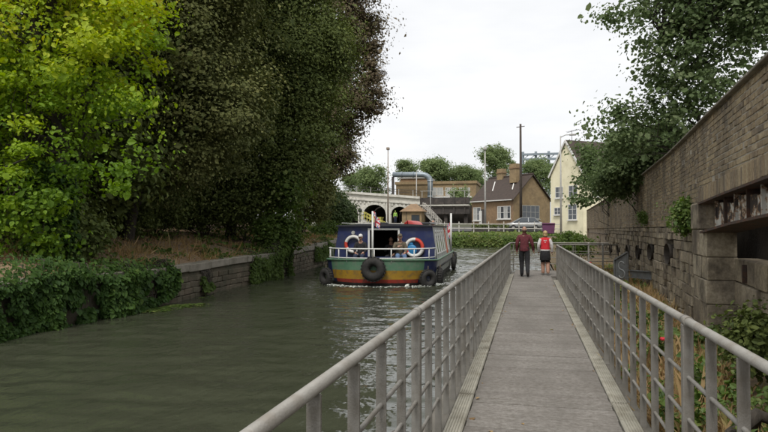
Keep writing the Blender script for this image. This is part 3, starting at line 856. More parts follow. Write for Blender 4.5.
for r in range(9):
    y = 12.5 + random.uniform(0, .3)
    while y < 34:
        i = random.randrange(3); L = (.34, .45, .56)[i]; z = .04 + r * .175
        if z + .09 < bank_top(y) - .16:
            d = bdir(y); o = bpy.data.objects.new("stone", sm[i]); o.location = Vector((float(bank_x(y + L/2)) - .045 + random.gauss(0, .012), y + L/2, z)) - bw.location
            o.rotation_euler = (random.gauss(0, .03), random.gauss(0, .03), math.atan2(-d.x, d.y) + random.gauss(0, .03)); link(o, bw)
        y += L + .012
cpm = MB().box(-.42, .06, -.74, .74, -.16, .06).mesh("coping_block", M['coping'], bevel=.015)
y = 4.0
while y < 60:
    d = bdir(y + .75); o = bpy.data.objects.new("coping_block", cpm)
    sl = math.atan2(bank_top(y + 1.5) - bank_top(y), 1.5)
    o.location = Vector((float(bank_x(y + .75)), y + .75, bank_top(y + .75) - .02 + random.gauss(0, .01))) - bw.location
    o.rotation_euler = (sl + random.gauss(0, .006), random.gauss(0, .01), math.atan2(-d.x, d.y)); link(o, bw); y += 1.5

# ivy over the bank wall: leaves spread over bulging mats
def ivy(label, y0, y1, ztop, zbot, n, thick, loc_y, leaf=.085, lm='ivy', name="ivy", dens=2.0):
    t = thing(name, label, "ivy", (float(bank_x(loc_y)), loc_y, .3))
    y = RNG.uniform(y0, y1, n * 2); u = RNG.random(n * 2) ** .8
    zt = np.array([ztop(q) for q in y]); zb = np.array([zbot(q) for q in y])
    z = zt + (zb - zt) * u
    q = fbm(np.stack([y * dens, z * dens * .8, y * 0 + loc_y], -1), 3)
    keep = q > .36; y, z, q = y[keep][:n], z[keep][:n], q[keep][:n]
    zt = np.array([ztop(a) for a in y])
    bul = (q - .3) * thick * 2.6 + RNG.random(len(y)) * .14
    x = bank_x(y) + bul * np.clip((zt - z) / .3 + .25, .2, 1)
    over = np.clip(1 - (zt - z) / .25, 0, 1); x = x - over * RNG.random(len(y)) * 1.4
    z = z + over * .1
    pos = np.stack([x, y, z], -1); nr = np.stack([np.ones(len(y)) * .9, -.35 + 0 * y, .45 + over], -1)
    leaves("foliage", pos, nr, leaf, M[lm], t, q * .9 + RNG.normal(0, .14, len(y)), 'oval', .5, np.array([0.2, 0, -1.0]))
    st = MB()
    for k in range(26):
        ya = random.uniform(y0, y1); pts = []; xx = float(bank_x(ya))
        for i in range(6):
            s = i / 5; pts.append((xx - .3 + .36 * min(1, s * 3) + .02, ya + random.gauss(0, .07), ztop(ya) + (zbot(ya) - ztop(ya)) * max(0, (s - .2) / .8)))
        st.tube(pts, .012, 5)
    st.build("stems", M['bark'], t, world=True, kind="stuff")
    return t
ivy("dense ivy mat hanging down the bank wall to the water, below the yellow green tree", 3.5, 12.4, lambda y: 1.28 + .12 * math.sin(y * 1.9), lambda y: -.02, 21000, .28, 8.5, .066)
ivy("ragged ivy clump on the bank wall, ending where the bare coping begins", 12.2, 15.0, lambda y: 1.12 + .1 * math.sin(y * 3), lambda y: .02 + max(0, (y - 13.9)) * .3, 8500, .26, 13.6, .066)
ivy("curtain of trailing creeper falling from the bank to the water beyond the bare coping", 20.6, 25.2, lambda y: 1.28 + .25 * math.sin(y * 1.3 + 1), lambda y: .0, 9000, .22, 23, .062, 'shrub', "creeper")
ivy("small hanging weed tuft on the bare stretch of bank wall", 16.8, 17.5, lambda y: .85, lambda y: .15, 420, .08, 17.1, .07, 'shrub')

# duckweed scum by the ivy
t = thing("duckweed", "floating patch of bright green weed on the water by the ivy", "water weed", (-8.9, 13.8, 0.0))
n = 1500; y = RNG.normal(14.4, .75, n); x = bank_x(y) + .25 + np.abs(RNG.normal(0, .32, n)) * np.clip(1.6 - abs(y - 14.4), .2, 1)
q = fbm(np.stack([x * 2, y * 2, x * 0], -1), 3) > .44
leaves("pads", np.stack([x, y, x * 0 + .006 + RNG.random(n) * .004], -1)[q], np.tile([0, 0, 1.0], (q.sum(), 1)), .075, M['weed'], t, None, 'oval', .05)

# dry grass, leaf litter and weeds on the bank
n = 26000; y = RNG.uniform(11, 46, n); d = np.abs(RNG.normal(1.6, 1.7, n)) + .15; x = bank_x(y) - d
q = fbm(np.stack([x * .8, y * .8, x * 0 + 2], -1), 3); k = q > .40; x, y = x[k], y[k]
leaves("dry_grass", np.stack([x, y, bank_z(x, y) - .04], -1), np.tile([1.0, -.4, .4], (len(x), 1)), .20, M['dry'], None, q[k] + RNG.normal(0, .2, len(x)), 'blade', .9, np.array([.3, -.1, .7]), label="dry tangled grass and leaf litter on the canal bank", cat="grass")
n = 16000; y = RNG.uniform(11, 52, n); d = np.abs(RNG.normal(1.0, 2.4, n)) + .1; x = bank_x(y) - d
q = fbm(np.stack([x * .9, y * .9, x * 0 + 12], -1), 3); k = q > .5; x, y = x[k], y[k]
leaves("bank_weeds", np.stack([x, y, bank_z(x, y) + RNG.random(len(x)) * .2], -1), np.tile([.4, -.2, .8], (len(x), 1)), .11, M['shrub'], None, None, 'oval', .6, label="low green weeds growing through the litter on the canal bank", cat="weeds")

# ================================================================== LEFT BANK TREES
def B(px, py, Y, r, rz=None, ry=None):
    p = atY(px, py, Y); return (p.x, p.y, p.z, r, ry or r, rz or r)
def on_bank(x, y): return (x, y, float(bank_z(np.array([x]), np.array([y]))[0]))
lime_blobs = [B(62, 45, 12.6, 2.1, 2.0), B(112, 80, 12.4, 1.25, 1.2), B(30, 150, 12.0, 1.7), B(112, 162, 12.2, .95, .75), B(100, -45, 12.8, 2.1), B(0, 50, 12.4, 2.2), B(-70, 90, 12.0, 2.4), B(60, -110, 12.8, 2.4), B(50, 215, 12.3, .9, .8), B(132, 30, 12.6, .8, .7), B(-10, 200, 11.6, 1.4, 1.2), B(-120, 20, 11.8, 2.4, 2.6)]
zt0 = 2.2
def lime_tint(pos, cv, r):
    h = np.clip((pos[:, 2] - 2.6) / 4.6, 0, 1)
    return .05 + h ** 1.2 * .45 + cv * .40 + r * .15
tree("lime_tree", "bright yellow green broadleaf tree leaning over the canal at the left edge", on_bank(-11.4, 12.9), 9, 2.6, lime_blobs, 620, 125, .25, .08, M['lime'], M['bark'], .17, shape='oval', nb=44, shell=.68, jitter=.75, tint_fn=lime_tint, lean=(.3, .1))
# ivy sleeve on its trunk
t = thing("trunk_ivy", "dark ivy sleeve climbing the trunk under the yellow green tree", "ivy", on_bank(-11.3, 12.7))
n = 3600; a = RNG.random(n) * 2 * PI; z = RNG.uniform(.8, 3.6, n); rr = .30 + fbm(np.stack([np.cos(a) * 1.5, z * 1.5, np.sin(a) * 1.5], -1), 3) * .55
leaves("foliage", np.stack([-11.2 + np.cos(a) * rr, 12.75 + np.sin(a) * rr, z], -1), np.stack([np.cos(a), np.sin(a), a * 0 + .4], -1), .095, M['ivy'], t, None, 'oval', .5, np.array([0, 0, -1.0]))

tree("dark_tree", "tall dark green tree right behind the yellow green one", on_bank(-14.0, 19.5), 14, 2.4,
     [B(180, 40, 19.5, 2.9, 3.0), B(215, 110, 19.5, 2.2, 2.0), B(150, 110, 19.5, 2.2, 2.3), B(190, -60, 19.5, 3.2), B(180, 160, 20, 1.9, 1.2), B(120, 60, 19.5, 2.6), B(110, 160, 19.8, 2.0, 1.5), B(130, -40, 19.5, 3)], 950, 250, .45, .092, M['dark2'], M['bark'], .22, shape='dia', nb=46, lean=(.5, .2), shell=.4, jitter=.4)
tree("dark_tree", "large dark green tree in the middle of the tree row, bushy over the canal", on_bank(-13.6, 26.5), 16, 3.0,
     [B(270, 60, 26.5, 3.2, 3.2), B(245, 130, 25.5, 2.6, 2.0), B(300, 120, 26.5, 2.1, 2.3), B(260, -30, 26.5, 3.6), B(288, 170, 26, 1.5, 1.3), B(225, 10, 26, 3.2), B(262, 190, 26, 1.5, .9), B(318, 50, 27, 1.8, 2.2), B(215, 165, 26, 2.2, 1.2)], 1100, 260, .48, .095, M['dark'], M['bark'], .26, shape='dia', nb=52, lean=(.4, 0), shell=.4, jitter=.4)
tree("copper_tree", "copper brown leaved tree at the right end of the tree row against the sky", on_bank(-14.6, 38.0), 20, 4.0,
     [B(335, 25, 38, 2.9, 3.2), B(362, 80, 38, 1.7, 1.9), B(335, 105, 38, 2.4, 2.4), B(345, -50, 38, 3.4), B(368, 110, 38, 1.0, .8), B(340, 160, 38, 1.3, 1.2), B(318, 150, 38, 2.2, 2.0), B(360, 35, 38, 1.6, 1.5), B(300, 90, 38, 3.5)], 720, 190, .38, .135, M['copper'], M['bark'], .3, shape='dia', nb=48, shell=.45, jitter=.45)
tree("hedgerow_tree", "dark tree filling the gap behind the row, mostly hidden by the middle tree", on_bank(-19.5, 28.0), 16, 2.5,
     [B(200, 60, 29, 4.0, 4.5), B(160, 110, 29, 3.5, 3.0), B(235, 90, 31, 3.5, 4.0), B(205, 170, 30, 3.6, 2.0), B(120, 50, 28, 4.2, 5), B(265, 170, 33, 3.0, 2.2)], 900, 44, .6, .22, M['dark'], M['bark'], .3, nb=36, shell=.3)
tree("hedgerow_tree", "dark tree behind the left edge of the photo, behind the yellow green tree", on_bank(-18.5, 15.0), 14, 2.2,
     [B(60, 60, 16, 3.2, 4.2), B(10, 130, 15.5, 3.2, 3.0), B(90, 150, 17, 2.8, 2.2), B(-60, 60, 14, 3.5, 4.5), B(30, 190, 16, 2.5, 1.5)], 800, 44, .5, .2, M['dark'], M['bark'], .28, nb=36, shell=.3)
# undergrowth
def shrub(label, blobs, lm, ncl, per, rc, leaf, base, name="shrub", shape='oval', cat="shrub", tint_fn=None, nst=9, shell=.4):
    t = thing(name, label, cat, base)
    pos, nr, cv, cc = crown_points(blobs, ncl, per, rc, shell)
    st = MB()
    for q in RNG.choice(len(cc), min(nst, len(cc)), replace=False): limb(st, Vector(base) + Vector((random.gauss(0, .1), random.gauss(0, .1), -.1)), Vector(cc[q]), .025, .006, 5, 5, .07)
    st.build("stems", M['bark'], t, world=True, kind="stuff")
    tint = cv * .5 + RNG.random(len(pos)) * .5
    leaves("foliage", pos, nr, leaf, M[lm], t, tint, shape, .7)
    return t
for (px, py, Y, r, rz, lab) in ((110, 212, 20, 1.6, .9, "dark undergrowth bush just right of the ivy clad trunk"), (160, 208, 23, 1.7, .9, "dark undergrowth bush behind the dry bank at left"),
                                (205, 208, 25.5, 1.8, .9, "dark undergrowth bush in deep shade, centre of the bank"), (245, 205, 26, 2.0, 1.2, "dark undergrowth bush behind the trailing creeper"),
                                (20, 215, 15.5, 1.7, 1.1, "dark undergrowth bush at the far left behind the ivy wall"), (66, 240, 13.6, .8, .5, "low dark bush at the foot of the ivy clad trunk")):
    p = atY(px, py, Y); shrub(lab, [(p.x, p.y, p.z, r, r, rz), (p.x - .8, p.y + .4, p.z + .5, r, r, rz)], 'dark', 330, 50, .3, .09, on_bank(p.x, p.y))
p = atY(286, 215, 25.5)
shrub("leafy green climber hanging at the canal edge beside the stone wall", [B(286, 190, 25.2, .75, 1.0), B(280, 225, 25.0, .8, .8), B(290, 240, 24.8, .5, .6), B(270, 232, 24.6, .7, .6)], 'shrub', 260, 40, .2, .10, on_bank(-10.6, 25.2))
p = atY(334, 222, 44)
shrub("pale grey green willow bush at the end of the bank beside the white viaduct", [B(334, 205, 44, 1.15, 1.3), B(344, 212, 44, .9, .8), B(325, 195, 44, .9, 1.0), B(330, 218, 44, 1.1, .6)], 'willow', 330, 44, .22, .12, on_bank(p.x, 44), "willow_bush")
shrub("dark leafy bush on the bank left of the pale willow bush", [B(312, 200, 36, 1.3, 1.4), B(304, 175, 36, 1.5, 1.4), B(318, 175, 37, 1.1, 1.2)], 'dark2', 300, 70, .3, .11, on_bank(-13.6, 36))
shrub("low bush on the bank wall behind the boat, below the pale willow bush", [B(326, 228, 42, .9, .5), B(318, 232, 40, .7, .4), B(338, 226, 46, .9, .5)], 'shrub', 200, 50, .22, .09, on_bank(-13.2, 41))
ivy("thin ivy trailing down the bank wall just left of the boat", 30.5, 36.5, lambda y: 1.3 + .2 * math.sin(y * 1.7), lambda y: .35, 5000, .14, 33.5, .075, 'shrub', "ivy")
# dark ivy clad fence line that closes the view under the trees
for i in range(9):
    y = 12 + i * 3.6; x = float(bank_x(y)) - 9.5
    shrub(f"dark hedge bush in the shade behind the trunks, {['first','second','third','fourth','fifth','sixth','seventh','eighth','ninth'][i]} from the left", [(x, y, 3.1, 1.2, 2.3, 1.9), (x - .5, y + 1, 4.2, 1.2, 2.0, 1.8)], 'dark', 300, 40, .42, .2, on_bank(x, y), "hedge_bush", 'dia')

# ================================================================== RIGHT SIDE PLANTS
def W(px, py, Y, r, rz=None): return B(px, py, Y, r, rz)
tree("wall_tree", "loose leafy tree rising behind the old wall on the right", (4.6, 15.5, 1.1), 8, 2.2,
     [W(705, 55, 15, 1.15, 1.2), W(735, 10, 15, 1.3, 1.0), W(668, 25, 15, .95, .8), W(685, 110, 15.2, .95, .8), W(645, 12, 15.5, .7, .4), W(650, 75, 15.5, .6, .6), W(640, 128, 16, .75, .6), W(765, 20, 14.5, .9, .6), W(700, -50, 15, 1.6), W(760, -50, 14.6, 1.6), W(618, 112, 16, .35, .25), W(625, 100, 16, .3, .2), W(604, 96, 16, .3, .18), W(598, 128, 16, .28, .2), W(612, 12, 15.5, .35, .2), W(622, 145, 16, .5, .4)],
     640, 56, .19, .072, M['ovalleaf'], M['bark'], .1, shape='oval', nb=70, shell=.35, jitter=.6, lean=(-.2, 0))
shrub("dense green bush overhanging the middle of the old wall", [W(640, 160, 20, 1.0, .75), W(618, 178, 21, .8, .6), W(625, 145, 20, .6, .5), W(665, 140, 19, .8, .6), W(606, 188, 22, .5, .4)], 'ovalleaf', 480, 50, .2, .075, (4.6, 20.5, 1.2), nst=14)
shrub("slender sapling with drooping leaves in front of the cream house", [W(585, 180, 33, .35, .9), W(580, 200, 33, .45, .5), W(592, 160, 33, .5, .7), W(600, 175, 33, .7, .6), W(584, 150, 34, .3, .4)], 'ovalleaf', 95, 26, .22, .14, (5.0, 33, 1.1), name="sapling", cat="sapling", nst=16)
shrub("green bush at the far end of the right hand railing", [W(571, 243, 27, .5, .45), W(580, 247, 26, .55, .4), W(563, 240, 29, .4, .3)], 'shrub', 140, 44, .14, .06, (2.4, 27, .35))
# tufts growing out of the wall
def tuft(label, y, z, r, rz, lm='shrub', n=40, leaf=.042):
    x = float(wall_x(y)) - .06; b = (x + .08, y, z - rz * .2)
    return shrub(label, [(x, y, z, r * .6, r, rz)], lm, n, 26, .07, leaf, b, "wall_weed", 'oval', "weed", nst=6)
tuft("big olive weed tuft growing out of the wall beside the girder end", 11.45, 2.22, .34, .34, 'weed', 120)
tuft("small weed tuft on the wall halfway along", 18.6, 2.3, .25, .2, 'weed', 36)
tuft("ferny dark bush at the wall foot at the right edge of the photo", 6.95, .85, .32, .36, 'dark', 130, .042)
tuft("green weed on the wall foot behind the railing", 9.2, .35, .4, .3, 'weed', 50, .045)
# verge: weeds, dry stalks
n = 24000; y = RNG.uniform(2, 27, n) ; u = RNG.random(n); x = 1.02 + (wall_x(y) - .1 - 1.02) * u
q = fbm(np.stack([x * 1.6, y * 1.1, x * 0 + 31], -1), 3); k = q > .50
leaves("verge_weeds", np.stack([x, y, strip_z(x, y) + RNG.random(n) * .26 * (q - .3) * 3], -1)[k], np.tile([-.4, -.4, .8], (k.sum(), 1)), .045, M['weed'], None, (q * .7 + RNG.normal(0, .2, n))[k], 'oval', .7, label="green weeds on the verge between the railing and the old wall", cat="weeds")
k = q < .56
leaves("verge_stalks", np.stack([x, y, strip_z(x, y) - .03], -1)[k], np.tile([-.6, -.6, .3], (k.sum(), 1)), .17, M['dry'], None, None, 'blade', .9, np.array([0, 0, .8]), label="dry brown stalks and litter on the verge by the old wall", cat="grass")
# nettle-like plants
for i, (y, x, h) in enumerate([(4.6, 1.5, .5), (5.6, 1.25, .45), (6.6, 1.7, .55), (8.3, 1.45, .5), (10.4, 1.8, .5), (12.2, 1.4, .45), (14.6, 1.9, .5)]):
    z = float(strip_z(np.array([x]), np.array([y]))[0]); t = thing("weed_plant", ["leafy green weed nearest the bottom right corner behind the railing", "leafy green weed second from the bottom right corner behind the railing", "leafy green weed third from the bottom right corner behind the railing", "leafy green weed fourth from the bottom right corner behind the railing", "leafy green weed fifth from the bottom right corner behind the railing", "leafy green weed sixth from the bottom right corner behind the railing", "leafy green weed farthest from the bottom right corner behind the railing"][i], "weed", (x, y, z), 0, "leafy weeds behind the railing")
    st = MB(); P_ = []
    for k in range(9):
        a = random.random() * 6.28; tip = Vector((x + math.cos(a) * .22, y + math.sin(a) * .22, z + h * random.uniform(.6, 1)))
        ps = limb(st, (x + math.cos(a) * .05, y + math.sin(a) * .05, z - .03), tip, .006, .003, 4, 5, .05)
        for p in ps[1:]:
            for _ in range(8): P_.append(tuple(p + Vector((random.gauss(0, .03), random.gauss(0, .03), random.gauss(0, .02)))))
    st.build("stems", M['weed'], t, world=True, kind="stuff"); P_ = np.array(P_)
    leaves("foliage", P_, np.tile([0, 0, 1.0], (len(P_), 1)), .05, M['weed'], t, None, 'oval', .6)
for i, (px, py) in enumerate([(582.5, 287), (664.5, 339), (590, 262.5)]):
    Y = [14.0, 6.2, 17.5][i]; p = atY(px, py, Y); z = float(strip_z(np.array([p.x]), np.array([Y]))[0])
    t = thing("poppy", ["small red flower seen through the far part of the right railing", "red flower close behind the near post of the right railing", "tiny red flower just above the right hand rail"][i], "flower", (p.x, Y, z))
    MB().tube([(p.x, Y, z - .03), (p.x + .01, Y, (z + p.z) / 2), (p.x, Y, p.z - .02)], .005, 5).build("stem", M['weed'], t, world=True)
    hd = MB()
    for k in range(5):
        a = k * 1.257; hd.ball((p.x + .022 * math.cos(a), Y + .022 * math.sin(a), p.z), .022, .022, .016, 8, 5)
    hd.build("petals", M['poppy'], t, world=True)
# dead root by the near post
t = thing("dead_root", "dark twisted dead root arching over the verge behind the railing", "root", (1.5, 4.9, .3))
rt_ = MB(); rt_.tube([(1.35, 4.9, .25), (1.42, 4.95, .52), (1.6, 5.0, .66), (1.8, 5.05, .58), (1.92, 5.1, .3)], [.05, .055, .05, .04, .03], 8)
rt_.tube([(1.6, 5.0, .66), (1.65, 5.2, .5), (1.7, 5.35, .25)], [.035, .03, .02], 7)
rt_.build("wood", M['bark'], t, world=True)

# ================================================================== PEOPLE
M['skin'] = mat('skin', (.42, .24, .17), (.36, .20, .14), 20, .6, .05, 90)
M['cloth_maroon'] = mat('maroon check shirt', (.135, .028, .035), (.085, .02, .026), 26, .9, .6, 13, bdist=.035)
M['cloth_black'] = mat('black cloth', (.016, .016, .018), (.026, .026, .028), 12, .9, .6, 13, bdist=.035)
M['cloth_navy'] = mat('navy cloth', (.02, .028, .055), (.03, .04, .07), 12, .9, .6, 13, bdist=.035)
M['cloth_red'] = mat('red vest cloth', (.62, .03, .04), (.52, .022, .032), 12, .85, .6, 13, bdist=.035)
M['cloth_white'] = mat('white cloth', (.68, .67, .65), (.58, .57, .56), 10, .9, .6, 13, bdist=.035)
M['cloth_khaki'] = mat('khaki cloth', (.14, .115, .075), (.10, .08, .055), 12, .9, .6, 13, bdist=.035)
M['cloth_denim'] = mat('denim', (.12, .19, .32), (.085, .14, .25), 14, .9, .6, 13, bdist=.035)
M['cloth_blue'] = mat('blue jacket cloth', (.05, .12, .30), (.035, .09, .24), 12, .8, .2, 90)
M['hivis'] = mat('high visibility cloth', (.30, .52, .10), (.26, .45, .08), 12, .8, .1, 90)
M['shoe'] = mat('dark shoe', (.02, .017, .015), (.03, .025, .022), 20, .6, .1, 90)
M['hair_blonde'] = mat('blonde hair', (.48, .36, .18), (.36, .26, .12), 40, .6, .4, 80)
M['hair_grey'] = mat('short brown grey hair', (.14, .085, .055), (.09, .06, .045), 40, .7, .4, 80)
M['hair_dark'] = mat('dark hair', (.03, .022, .017), (.02, .016, .013), 40, .6, .4, 80)
M['eye'] = mat('eye', (.02, .02, .02), (.03, .03, .03), 20, .3, 0)

STAND = dict(pelvis=(0, 0, .94), waist=(0, 0, 1.10), chest=(0, .0, 1.32), neck=(0, .005, 1.46), head=(0, -.01, 1.535),
             shoulder_l=(.175, 0, 1.405), elbow_l=(.225, .03, 1.12), wrist_l=(.235, -.03, .88), palm_l=(.235, -.05, .80),
             shoulder_r=(-.175, 0, 1.405), elbow_r=(-.225, .03, 1.12), wrist_r=(-.235, -.03, .88), palm_r=(-.235, -.05, .80),
             hip_l=(.095, 0, .88), knee_l=(.10, -.02, .49), ankle_l=(.10, .025, .085), toe_l=(.115, -.13, .035),
             hip_r=(-.095, 0, .88), knee_r=(-.10, -.02, .49), ankle_r=(-.10, .025, .085), toe_r=(-.115, -.13, .035))
RAD = dict(pelvis=(.17, .13), waist=(.15, .12), chest=(.18, .135), neck=(.068, .07), head=(.06, .07), shoulder=(.09, .095), elbow=(.064, .064), wrist=(.044, .046), palm=(.048, .030),
           hip=(.118, .125), knee=(.088, .09), ankle=(.062, .066), toe=(.052, .038))
BONES = [('pelvis', 'waist', 'top'), ('waist', 'chest', 'top'), ('chest', 'neck', 'neck'), ('neck', 'head', 'neck')]
for s_ in 'lr':
    BONES += [('chest', 'shoulder_' + s_, 'top'), ('shoulder_' + s_, 'elbow_' + s_, 'upper'), ('elbow_' + s_, 'wrist_' + s_, 'fore'), ('wrist_' + s_, 'palm_' + s_, 'hand'),
              ('pelvis', 'hip_' + s_, 'leg'), ('hip_' + s_, 'knee_' + s_, 'leg'), ('knee_' + s_, 'ankle_' + s_, 'shin'), ('ankle_' + s_, 'toe_' + s_, 'foot')]
def person(label, loc, rz, pose, mats, height=1.72, group=None, hair='hair_dark', hair_style='short', girth=1.0, head_turn=0.0, extra=None):
    """front of the figure is -Y; one continuous skinned body, hair and clothes as children"""
    J = dict(STAND); J.update(pose); sc = height / 1.74
    t = thing("person", label, "person", loc, rz, group)
    names = list(J); me = bpy.data.meshes.new("skeleton")
    me.from_pydata([J[n] for n in names], [(names.index(a), names.index(b)) for a, b, _ in BONES], [])
    o = bpy.data.objects.new("skeleton", me); COL.objects.link(o)
    md = o.modifiers.new("s", 'SKIN'); md.branch_smoothing = .6
    for i, n in enumerate(names):
        r = RAD[n.split('_')[0]]; g = girth if n in ('pelvis', 'waist', 'chest') else 1
        me.skin_vertices[0].data[i].radius = (r[0] * g, r[1] * g); me.skin_vertices[0].data[i].use_root = n == 'pelvis'
    sd_ = o.modifiers.new("d", 'SUBSURF'); sd_.levels = 2; sd_.render_levels = 2
    dg = bpy.context.evaluated_depsgraph_get(); ev = o.evaluated_get(dg); bme = bpy.data.meshes.new_from_object(ev)
    V = np.empty(len(bme.vertices) * 3, np.float32); bme.vertices.foreach_get("co", V); V = V.reshape(-1, 3)
    mb = MB(); mb.v = [tuple(v) for v in V.tolist()]; mb.smooth = True
    order = ['top', 'neck', 'upper', 'fore', 'hand', 'leg', 'shin', 'foot', 'eye']
    A = np.array([J[a] for a, b, _ in BONES]); Bv = np.array([J[b] for a, b, _ in BONES])
    for pl in bme.polygons:
        c = np.array(pl.center); ab = Bv - A; tt = np.clip(((c - A) * ab).sum(1) / (ab ** 2).sum(1), 0, 1)
        k = int(np.argmin(((A + ab * tt[:, None] - c) ** 2).sum(1)))
        reg = BONES[k][2]
        if reg == 'neck' and c[2] < J['chest'][2] + .6 * (J['neck'][2] - J['chest'][2]): reg = 'top'
        mb.mi = order.index(reg); mb._f([tuple(pl.vertices)])
    bpy.data.objects.remove(o); bpy.data.meshes.remove(bme)
    # head with a face
    h = Vector(J['head']); hc = h + Vector((0, -.01, .075)); mb.mi = order.index('neck')
    R_ = Matrix.Rotation(head_turn, 4, 'Z'); n0 = len(mb.v)
    mb.ball((0, 0, 0), .074, .092, .112, 16, 12); mb.ball((0, -.06, -.055), .045, .038, .048, 10, 8)
    mb.ball((0, -.095, -.01), .013, .02, .022, 8, 6)
    for s in (-1, 1): mb.ball((s * .075, .005, -.005), .012, .022, .032, 8, 6)
    mb.tube([(-.022, -.094, -.058), (0, -.099, -.059), (.022, -.094, -.058)], .005, 6)
    mb.mi = order.index('eye')
    for s in (-1, 1): mb.ball((s * .03, -.083, .012), .011, .009, .009, 8, 6)
    for i in range(n0, len(mb.v)): mb.v[i] = tuple(R_ @ Vector(mb.v[i]) + hc)
    # five fingers on each palm
    mb.mi = order.index('hand')
    for s in 'lr':
        w, p = Vector(J['wrist_' + s]), Vector(J['palm_' + s]); d = (p - w).normalized(); fwd = Vector((0, -1, 0)); fwd = (fwd - d * fwd.dot(d)).normalized()
        inn = d.cross(fwd) * (1 if s == 'r' else -1)
        for i, (off, L) in enumerate(((-.027, .065), (-.009, .08), (.009, .085), (.027, .075))):
            a = p + fwd * off - d * .01; mb.tube([a, a + d * L * .5 + inn * .004, a + d * L + inn * .022], [.0095, .009, .007], 6)
        a = w + d * .035 + fwd * .028; mb.tube([a, a + fwd * .022 + d * .025, a + fwd * .026 + d * .055 + inn * .008], [.011, .01, .008], 6)
    mb.v = [tuple(Vector(v) * sc) for v in mb.v]
    ml = [M[mats.get(k, dict(top='cloth_black', neck='skin', upper=mats['top'], fore=mats['top'], hand='skin', leg='cloth_black', shin=mats.get('leg', 'cloth_black'), foot='shoe', eye='eye')[k])] for k in order]
    mb.build("body", ml, t)
    # hair
    hb = MB(); hb.smooth = True
    if hair_style == 'short':
        hb.ball((0, .012, .022), .078, .092, .098, 16, 10)
    elif hair_style == 'bald':
        for s in (-1, 1): hb.ball((s * .05, .03, -.02), .032, .06, .04, 10, 8)
        hb.ball((0, .07, -.025), .055, .028, .045, 10, 8)
    elif hair_style == 'bob':
        hb.ball((0, .02, .022), .088, .096, .10, 16, 10); hb.ball((0, .045, -.06), .085, .06, .085, 14, 10)
    elif hair_style == 'cap':
        hb.ball((0, .006, .045), .084, .1, .082, 16, 10); hb.ball((0, -.10, .03), .06, .065, .012, 12, 6)
    n = len(hb.v)
    hb.v = [tuple((R_ @ Vector(v) + hc) * sc) for v in hb.v]
    hb.build("hair" if hair_style != 'cap' else "cap", M[hair], t)
    if extra: extra(t, J, sc)
    return t

# the couple on the walkway, walking away
def man_extra(t, J, sc):
    c = MB(); c.torus((0, .0, 1.455), (1, 0, 0), (0, 1, 0), .066, .018, 18, 8); c.v = [tuple(Vector(v) * sc) for v in c.v]; c.build("collar", M['cloth_maroon'], t)
    s = MB(); s.smooth = True                          # shirt hem hanging over the trousers
    k = 20
    for z, rx, ry in ((1.06, .152, .122), (.98, .172, .138), (.90, .178, .142), (.885, .170, .135)):
        s.v += [(rx * math.cos(2*PI*i/k) * 1.02, ry * math.sin(2*PI*i/k), z + .008 * math.sin(3 * 2*PI*i/k)) for i in range(k)]
    for r in range(3): s._f([(r*k+i, r*k+(i+1) % k, (r+1)*k+(i+1) % k, (r+1)*k+i) for i in range(k)])
    s.v = [tuple(Vector(v) * sc) for v in s.v]; s.build("shirt_hem", M['cloth_maroon'], t)
p = atz(524.5, 277, DZ)
person("man in maroon shirt and dark trousers walking away along the walkway", (p.x, p.y, DZ + .003), PI,
       dict(knee_l=(.09, -.10, .50), ankle_l=(.09, -.06, .09), toe_l=(.10, -.215, .04), knee_r=(-.10, .035, .50), ankle_r=(-.11, .26, .16), toe_r=(-.12, .20, .03),
            elbow_l=(.25, .06, 1.13), wrist_l=(.25, -.03, .90), palm_l=(.25, -.05, .82), elbow_r=(-.265, .02, 1.13), wrist_r=(-.30, -.07, .91), palm_r=(-.315, -.09, .83), head=(0, -.02, 1.535)),
       dict(top='cloth_maroon', leg='cloth_black', shin='cloth_black'), 1.75, "couple on the walkway", 'hair_grey', 'bald', 1.17, 0, man_extra)
